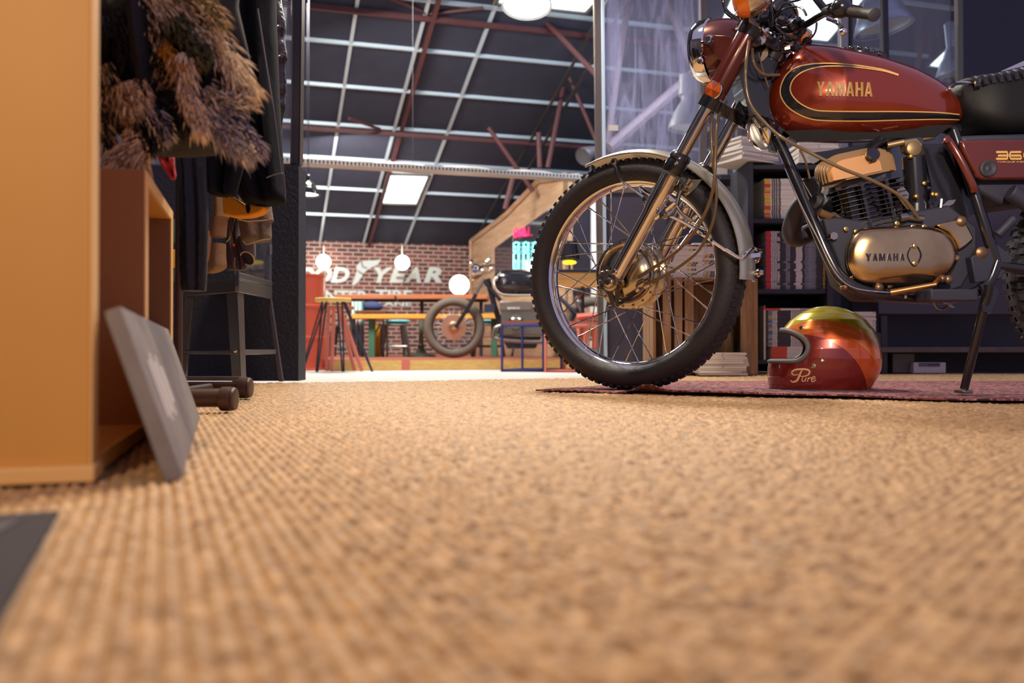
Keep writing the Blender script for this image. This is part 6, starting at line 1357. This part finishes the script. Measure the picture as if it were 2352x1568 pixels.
qquad(1136, 1176, (570, 540), (640, 640), QW - .03, .01, mat('dark_glass', (58, 54, 64), .08, spec=.8), 'window_glass'); qquad(1179, 1290, (538, 460), (645, 650), QW - .03, .01, MATS['dark_glass'], 'window_glass')
PK = mat('pink_neon', (230, 40, 90), .4, emit=3.0); CN = mat('cyan_neon', (120, 235, 235), .4, emit=3.5)
b = MB(); b.tube([Qp(u, v, QW - .06) for u, v in ((1183, 546), (1181, 530), (1187, 523), (1190, 532), (1186, 543), (1192, 540), (1194, 530), (1196, 541), (1199, 531), (1200, 541), (1204, 521), (1205, 541), (1212, 539))], .012, 6); b.build('pink_neon_script', PK, cb_)
for r0, row in enumerate(((556, 577), (580, 617))):
    for k in range(6):
        u = 1180 + k * 11; b = MB(); z_ = row; b.tube([Qp(u, z_[0], QW - .07), Qp(u, z_[1], QW - .07)] if k % 2 else [Qp(u + 6, z_[0], QW - .07), Qp(u, z_[0] + 3, QW - .07), Qp(u, z_[1], QW - .07), Qp(u + 6, z_[1], QW - .07), Qp(u + 5, (z_[0] + z_[1]) / 2, QW - .07), Qp(u, (z_[0] + z_[1]) / 2, QW - .07)], .010, 6); b.build('cyan_neon_letter', CN, cb_)
b = MB(); P = [Qp(1262, 560, QW - .05), Qp(1330, 545, QW - .05), Qp(1330, 640, QW - .05), Qp(1262, 640, QW - .05)]
# front face of the cabin
fa = Qp(1300, 404, QW); fb_ = fa + AXQ * 1.05; b = MB(); b.prism([Vector((fa.x, fa.y, ZL + .1)), fa, Vector((fb_.x, fb_.y, fa.z)), Vector((fb_.x, fb_.y, ZL + .1))], Vector((-sa, ca, 0)) * .1); b.build('clad_wall', MATS['cladding_planks'], cb_)
def fq(s0, s1, z0, z1, m, nm, d=.02):
    b = MB(); n_ = Vector((sa, -ca, 0)); P = [Vector((fa.x, fa.y, 0)) + AXQ * s + UP * z + n_ * .003 for s, z in ((s0, z0), (s0, z1), (s1, z1), (s1, z0))]; b.prism(P, n_ * d); b.build(nm, m, cb_)
fq(.08, .30, .75, 1.75, MATS['dark_glass'], 'window_glass'); fq(.30, .42, .03, 2.05, M['white'], 'door_frame'); fq(.02, .07, .03, 2.05, M['clad'], 'corner_board', .03)
for k in range(9): fq(.43, 1.04, .08 + k * .22, .085 + k * .22, MATS['joint_brown'], 'plank_joint', .002)
# black shaded lamp and wooden counter seen through the spokes
t = thing('shaded_lamp', 'black shaded lamp with yellow rim glimpsed through the front wheel spokes', 'lamp', at(1300, 622, 8.0)); b = MB(); c = at(1308, 595, 8.0); b.lathe(c, UP, [(0, .10), (.16, .07)], 24, cap=False); b.build('shade', M['blackgloss'], t)
b = MB(); b.ball(c - UP * .03, .05, 8, (1.3, 1, .4)); b.build('bulb', mat('yellow_bulb', (250, 210, 40), .4, emit=2), t); b = MB(); b.cyl((c.x, c.y, at(0, 618, 8.0).z), c, .01, n=8); b.build('stem', M['black'], t)
tt_ = thing('counter', 'pale wooden counter with dark edge glimpsed through the front wheel', 'counter', (at(1330, 640, 8.0).x, 8.1, .019)); top(1262, 1385, 618, 7.9, .03, .5, M['shelfblack'], 'dark_edge', tt_); top(1262, 1385, 622.5, 7.92, .12, .46, M['blondwood'], 'worktop', tt_)
for u in (1340, 1380): b = MB(); x = at(u, 0, 8.1).x; b.cyl((x, 8.2, ZL if False else .021), (x, 8.2, at(0, 640, 8).z), .016, n=8); b.build('leg', M['black'], tt_)
# blue and coral frame tables
def frame_table(u0, u1, vt, vb, D, dep, m, name, label, shift=.18, topm=None):
    t = thing(name, label, 'side table', (at((u0 + u1) / 2, 800, D).x, D, ZL)); a, c = at(u0, vt, D), at(u1, vt, D); zt = a.z; zb = ZL + .012
    F = [Vector((a.x, D, 0)), Vector((c.x, D, 0)), Vector((c.x + shift, D + dep, 0)), Vector((a.x + shift, D + dep, 0))]
    for i in range(4):
        b = MB(); b.cyl(F[i] + UP * ZL, F[i] + UP * zt, .011, n=4); b.build('leg', m, t)
        for z, nm in ((zt, 'top_bar'), (zb, 'floor_bar')): b = MB(); b.cyl(F[i] + UP * z, F[(i + 1) % 4] + UP * z, .011, n=4); b.build(nm, m, t)
    b = MB(); b.prism([f + UP * (zt + .012) for f in F], UP * .02); b.build('table_top', topm or M['orangewood'], t)
frame_table(1153, 1248, 745, 850, 7.5, .45, M['blue'], 'frame_table', 'blue square tube side table left of the front tyre')
frame_table(1253, 1350, 746, 855, 7.35, .45, M['coral'], 'frame_table', 'coral square tube side table seen behind the front tyre', topm=M['coral'])
oc_ = thing('coral_chair', 'coral chair glimpsed through the spokes right of the coral table', 'chair', (at(1365, 800, 8.0).x, 8.0, ZL))
for (u0, v0, u1, v1) in ((1325, 728, 1385, 722), (1325, 745, 1385, 742), (1345, 745, 1342, 800), (1370, 740, 1366, 800)): b = MB(); b.cyl(at(u0, v0, 7.9), at(u1, v1, 7.9), .03, n=4); b.build('rail', M['coral'], oc_)
for u in (1330, 1380): b = MB(); x = at(u, 0, 7.9).x; b.cyl((x, 7.9, ZL), (x, 7.9, at(0, 745, 7.9).z), .02, n=4); b.build('leg', M['coral'], oc_)
# ================================================================ black cafe racer
GD = 9.25
bm_ = thing('cafe_racer', 'black vintage boxer motorcycle with bare spoked wheels on the timber platform', 'motorcycle', (at(1200, 800, GD).x, GD, .019))
def Gp(u, v, w=0): return at(u, v, GD - w)
def wheel2(u, par, fr=True):
    C = Vector((at(u, 752, GD).x, GD, .019 + .325)); 
    def xg(a, r, w): return C + Vector((math.sin(a) * r, -w, math.cos(a) * r))
    b = MB(); sweep(b, [(.05 * math.cos(2 * math.pi * i / 18), .275 + .05 * math.sin(2 * math.pi * i / 18)) for i in range(18)], 64, fn=xg); ty = b.build('tyre', M['rubber_b'], par)
    b = MB(); sweep(b, [(-.03, .235), (-.02, .222), (.02, .222), (.03, .235), (.0, .23)], 60, fn=xg); rm_ = b.build('rim', M['blackgloss'], par)
    for k in range(20):
        a = 2 * math.pi * k / 20; s = .35 * (1 if k % 2 else -1); b = MB(); b.cyl(xg(a + s, .06, .03), xg(a, .222, 0), .0035, n=5); b.build('spoke', M['alu_strip'], rm_)
    b = MB(); b.lathe(C + Vector((0, -.05, 0)), (0, -1, 0), [(0, .07), (0, .135), (.006, .135), (.006, .08), (.012, .05), (.03, .03), (.03, .005)], 40); b.build('brake_disc', mat('copper_disc', (196, 150, 124), .35, metal=.8) if fr else MATS['copper_disc'], rm_)
    b = MB(); b.lathe(C + Vector((0, -.055, 0)), (0, -1, 0), [(.008, .05), (.04, .045), (.05, .02)], 24); b.build('hub', M['goldalu'], rm_); return C
C1 = wheel2(1043, bm_); C2 = wheel2(1362, bm_, False)
for w in (.1, -.1):
    b = MB(); b.tube([Gp(1046, 752, w), Gp(1079, 700, w), Gp(1093, 676, w)], [.02, .022, .022], 12); b.build('fork_leg', M['blackgloss'], bm_)
    b = MB(); b.cyl(Gp(1075, 706, w), Gp(1112, 640, w), .017, n=12); b.build('fork_tube', M['steel'], bm_)
b = MB(); b.lathe(Gp(1094, 624, 0), Vector((-1, 0, -.08)), [(-.05, .06), (0, .085), (.04, .088), (.045, .08), (.04, .01)], 28); b.build('headlight', M['chrome'], bm_)
b = MB(); b.tube(spline([Gp(1100, 618, .3), Gp(1112, 610, .12), Gp(1120, 612, 0), Gp(1130, 608, -.2), Gp(1140, 612, -.35)], 6), .012, 8); b.build('handlebar', M['blackgloss'], bm_)
for u, v, w in ((1082, 606, .3), (1118, 602, .0), (1122, 598, -.1), (1128, 618, .1), (1108, 622, .1), (1140, 640, .1)): b = MB(); b.ball(Gp(u, v, w), .028, 8); b.build('mirror' if v < 607 and w else 'gauge', M['chrome'], bm_)
b = MB(); b.tube([Gp(1084, 606, .3), Gp(1082, 596, .32)], [.02, .012], 8); b.build('grip', M['black'], bm_)
b = MB(); rs = []
for u, t_, bo, w in ((1134, 640, 652, .03), (1137, 628, 665, .09), (1146, 622, 676, .13), (1160, 620, 681, .15), (1190, 620, 681, .15), (1225, 624, 680, .13), (1255, 640, 676, .08), (1262, 652, 668, .03)):
    a, c = Gp(u, t_), Gp(u, bo); zc, h = (a.z + c.z) / 2, (a.z - c.z) / 2; rs.append([(a.x, GD + w * math.copysign(abs(math.cos(2 * math.pi * j / 28)) ** .8, math.cos(2 * math.pi * j / 28)), zc + h * math.copysign(abs(math.sin(2 * math.pi * j / 28)) ** .8, math.sin(2 * math.pi * j / 28))) for j in range(28)])
b.rings(rs); tk = b.build('fuel_tank', M['blackgloss'], bm_); b = MB(); b.tube(spline([Gp(1150, 625, .155), Gp(1138, 640, .13), Gp(1137, 658, .13), Gp(1148, 672, .155), Gp(1170, 677, .16), Gp(1240, 677, .15)], 6), .006, 6); b.build('pinstripe', M['paper'], tk)
b = MB(); b.lathe(Gp(1157, 645, .15), (0, -1, 0), [(0, .03), (.004, .03), (.006, .01)], 20); b.build('roundel', M['chrome'], tk)
b = MB(); b.tube([Gp(1120, 640), Gp(1135, 700), Gp(1150, 745)], .03, 10); b.tube([Gp(1112, 645, .05), Gp(1150, 690, .05)], .02, 8); b.tube([Gp(1150, 745, .05), Gp(1300, 770, .05), Gp(1362, 752, .05)], .02, 8); b.tube([Gp(1260, 660, .05), Gp(1340, 735, .08)], .022, 8); b.build('frame', M['black'], bm_)
b = MB(); b.prism([Gp(u, v, .1) for u, v in ((1150, 700), (1225, 700), (1245, 730), (1250, 770), (1150, 770))], (0, .2, 0)); en = b.build('engine_block', M['galv'], bm_, bevel=.01)
b = MB(); b.prism([Gp(u, v, .11) for u, v in ((1148, 692), (1222, 692), (1222, 712), (1148, 712))], (0, .2, 0)); b.build('engine_top', M['steel'], bm_, bevel=.006)
b = MB(); text_mb(b, 'BMW', .022, Gp(1166, 710, .115), (1, 0, 0), UP, (0, -.003, 0), width=.13, bold=.02); b.build('engine_lettering', M['white'], en, smooth=False)
for k in range(6): b = MB(); b.lathe(Gp(1185, 738, .12 + .018 * k), (0, -1, 0), [(0, .075), (.006, .075)], 20); b.build('cylinder_fin', M['steel'], en)
b = MB(); b.ball(Gp(1185, 738, .24), .07, 10, (1.1, .6, .8)); b.build('rocker_cover', M['alupol'], en)
b = MB(); b.tube(spline([Gp(1165, 745, .2), Gp(1140, 752, .2), Gp(1132, 768, .19), Gp(1150, 780, .18), Gp(1250, 785, .18), Gp(1390, 775, .2)], 8), .022, 10); b.build('exhaust_pipe', M['steel'], bm_)
b = MB(); b.prism([Gp(u, v, .08) for u, v in ((1112, 698), (1135, 698), (1138, 716), (1112, 716))], (0, .1, 0)); b.build('horn', M['black'], bm_, bevel=.004)
b = MB(); b.prism([Gp(u, v, .06) for u, v in ((1150, 772), (1245, 772), (1230, 800), (1165, 800))], (0, .12, 0)); b.build('sump', M['blackgloss'], bm_, bevel=.01)
b = MB(); b.tube([Gp(1180, 798, .05), Gp(1176, 817, .12)], .012, 6); b.build('stand', M['black'], bm_)
for s in (1, -1): b = MB(); b.lathe(Gp(1325, 690, .1 * s), Gp(1350, 745, .1 * s) - Gp(1325, 690, .1 * s), [(0, .02), (.02, .028), (.05, .026), (.2, .026), (.22, .015), (.28, .015)], 12); b.build('shock', M['steel'], bm_)
b = MB(); b.tube([Gp(1262, 655), Gp(1300, 652), Gp(1345, 655), Gp(1352, 662)], [.05, .06, .06, .03], 10, flat=.6, up=(0, 1, 0)); b.build('seat', M['black'], bm_)
b = MB(); b.box(Gp(1335, 705, -.1), (.05, .06, .22)); b.build('red_panel', mat('red_panel_paint', (190, 40, 44), .4), bm_)
# small spotlight on the tray near the right glass
t = thing('ceiling_spotlight', 'grey stage spotlight above the cabin beside the worn steel post', 'spotlight', at(1352, 352, 8.6)); b = MB(); b.lathe(at(1352, 352, 8.6), (-.5, -.5, -.4), [(-.10, .04), (0, .07), (.08, .09), (.1, .09), (.09, .06)], 20, cap=True); b.build('can', mat('dark_lamp_can', (62, 58, 66), .4), t); b = MB(); cc_ = at(1352, 352, 8.6); b.cyl(cc_, cc_ + UP * -.2 + Vector((.02, 0, 0)), .012, n=8); b.build('yoke', M['black'], t)
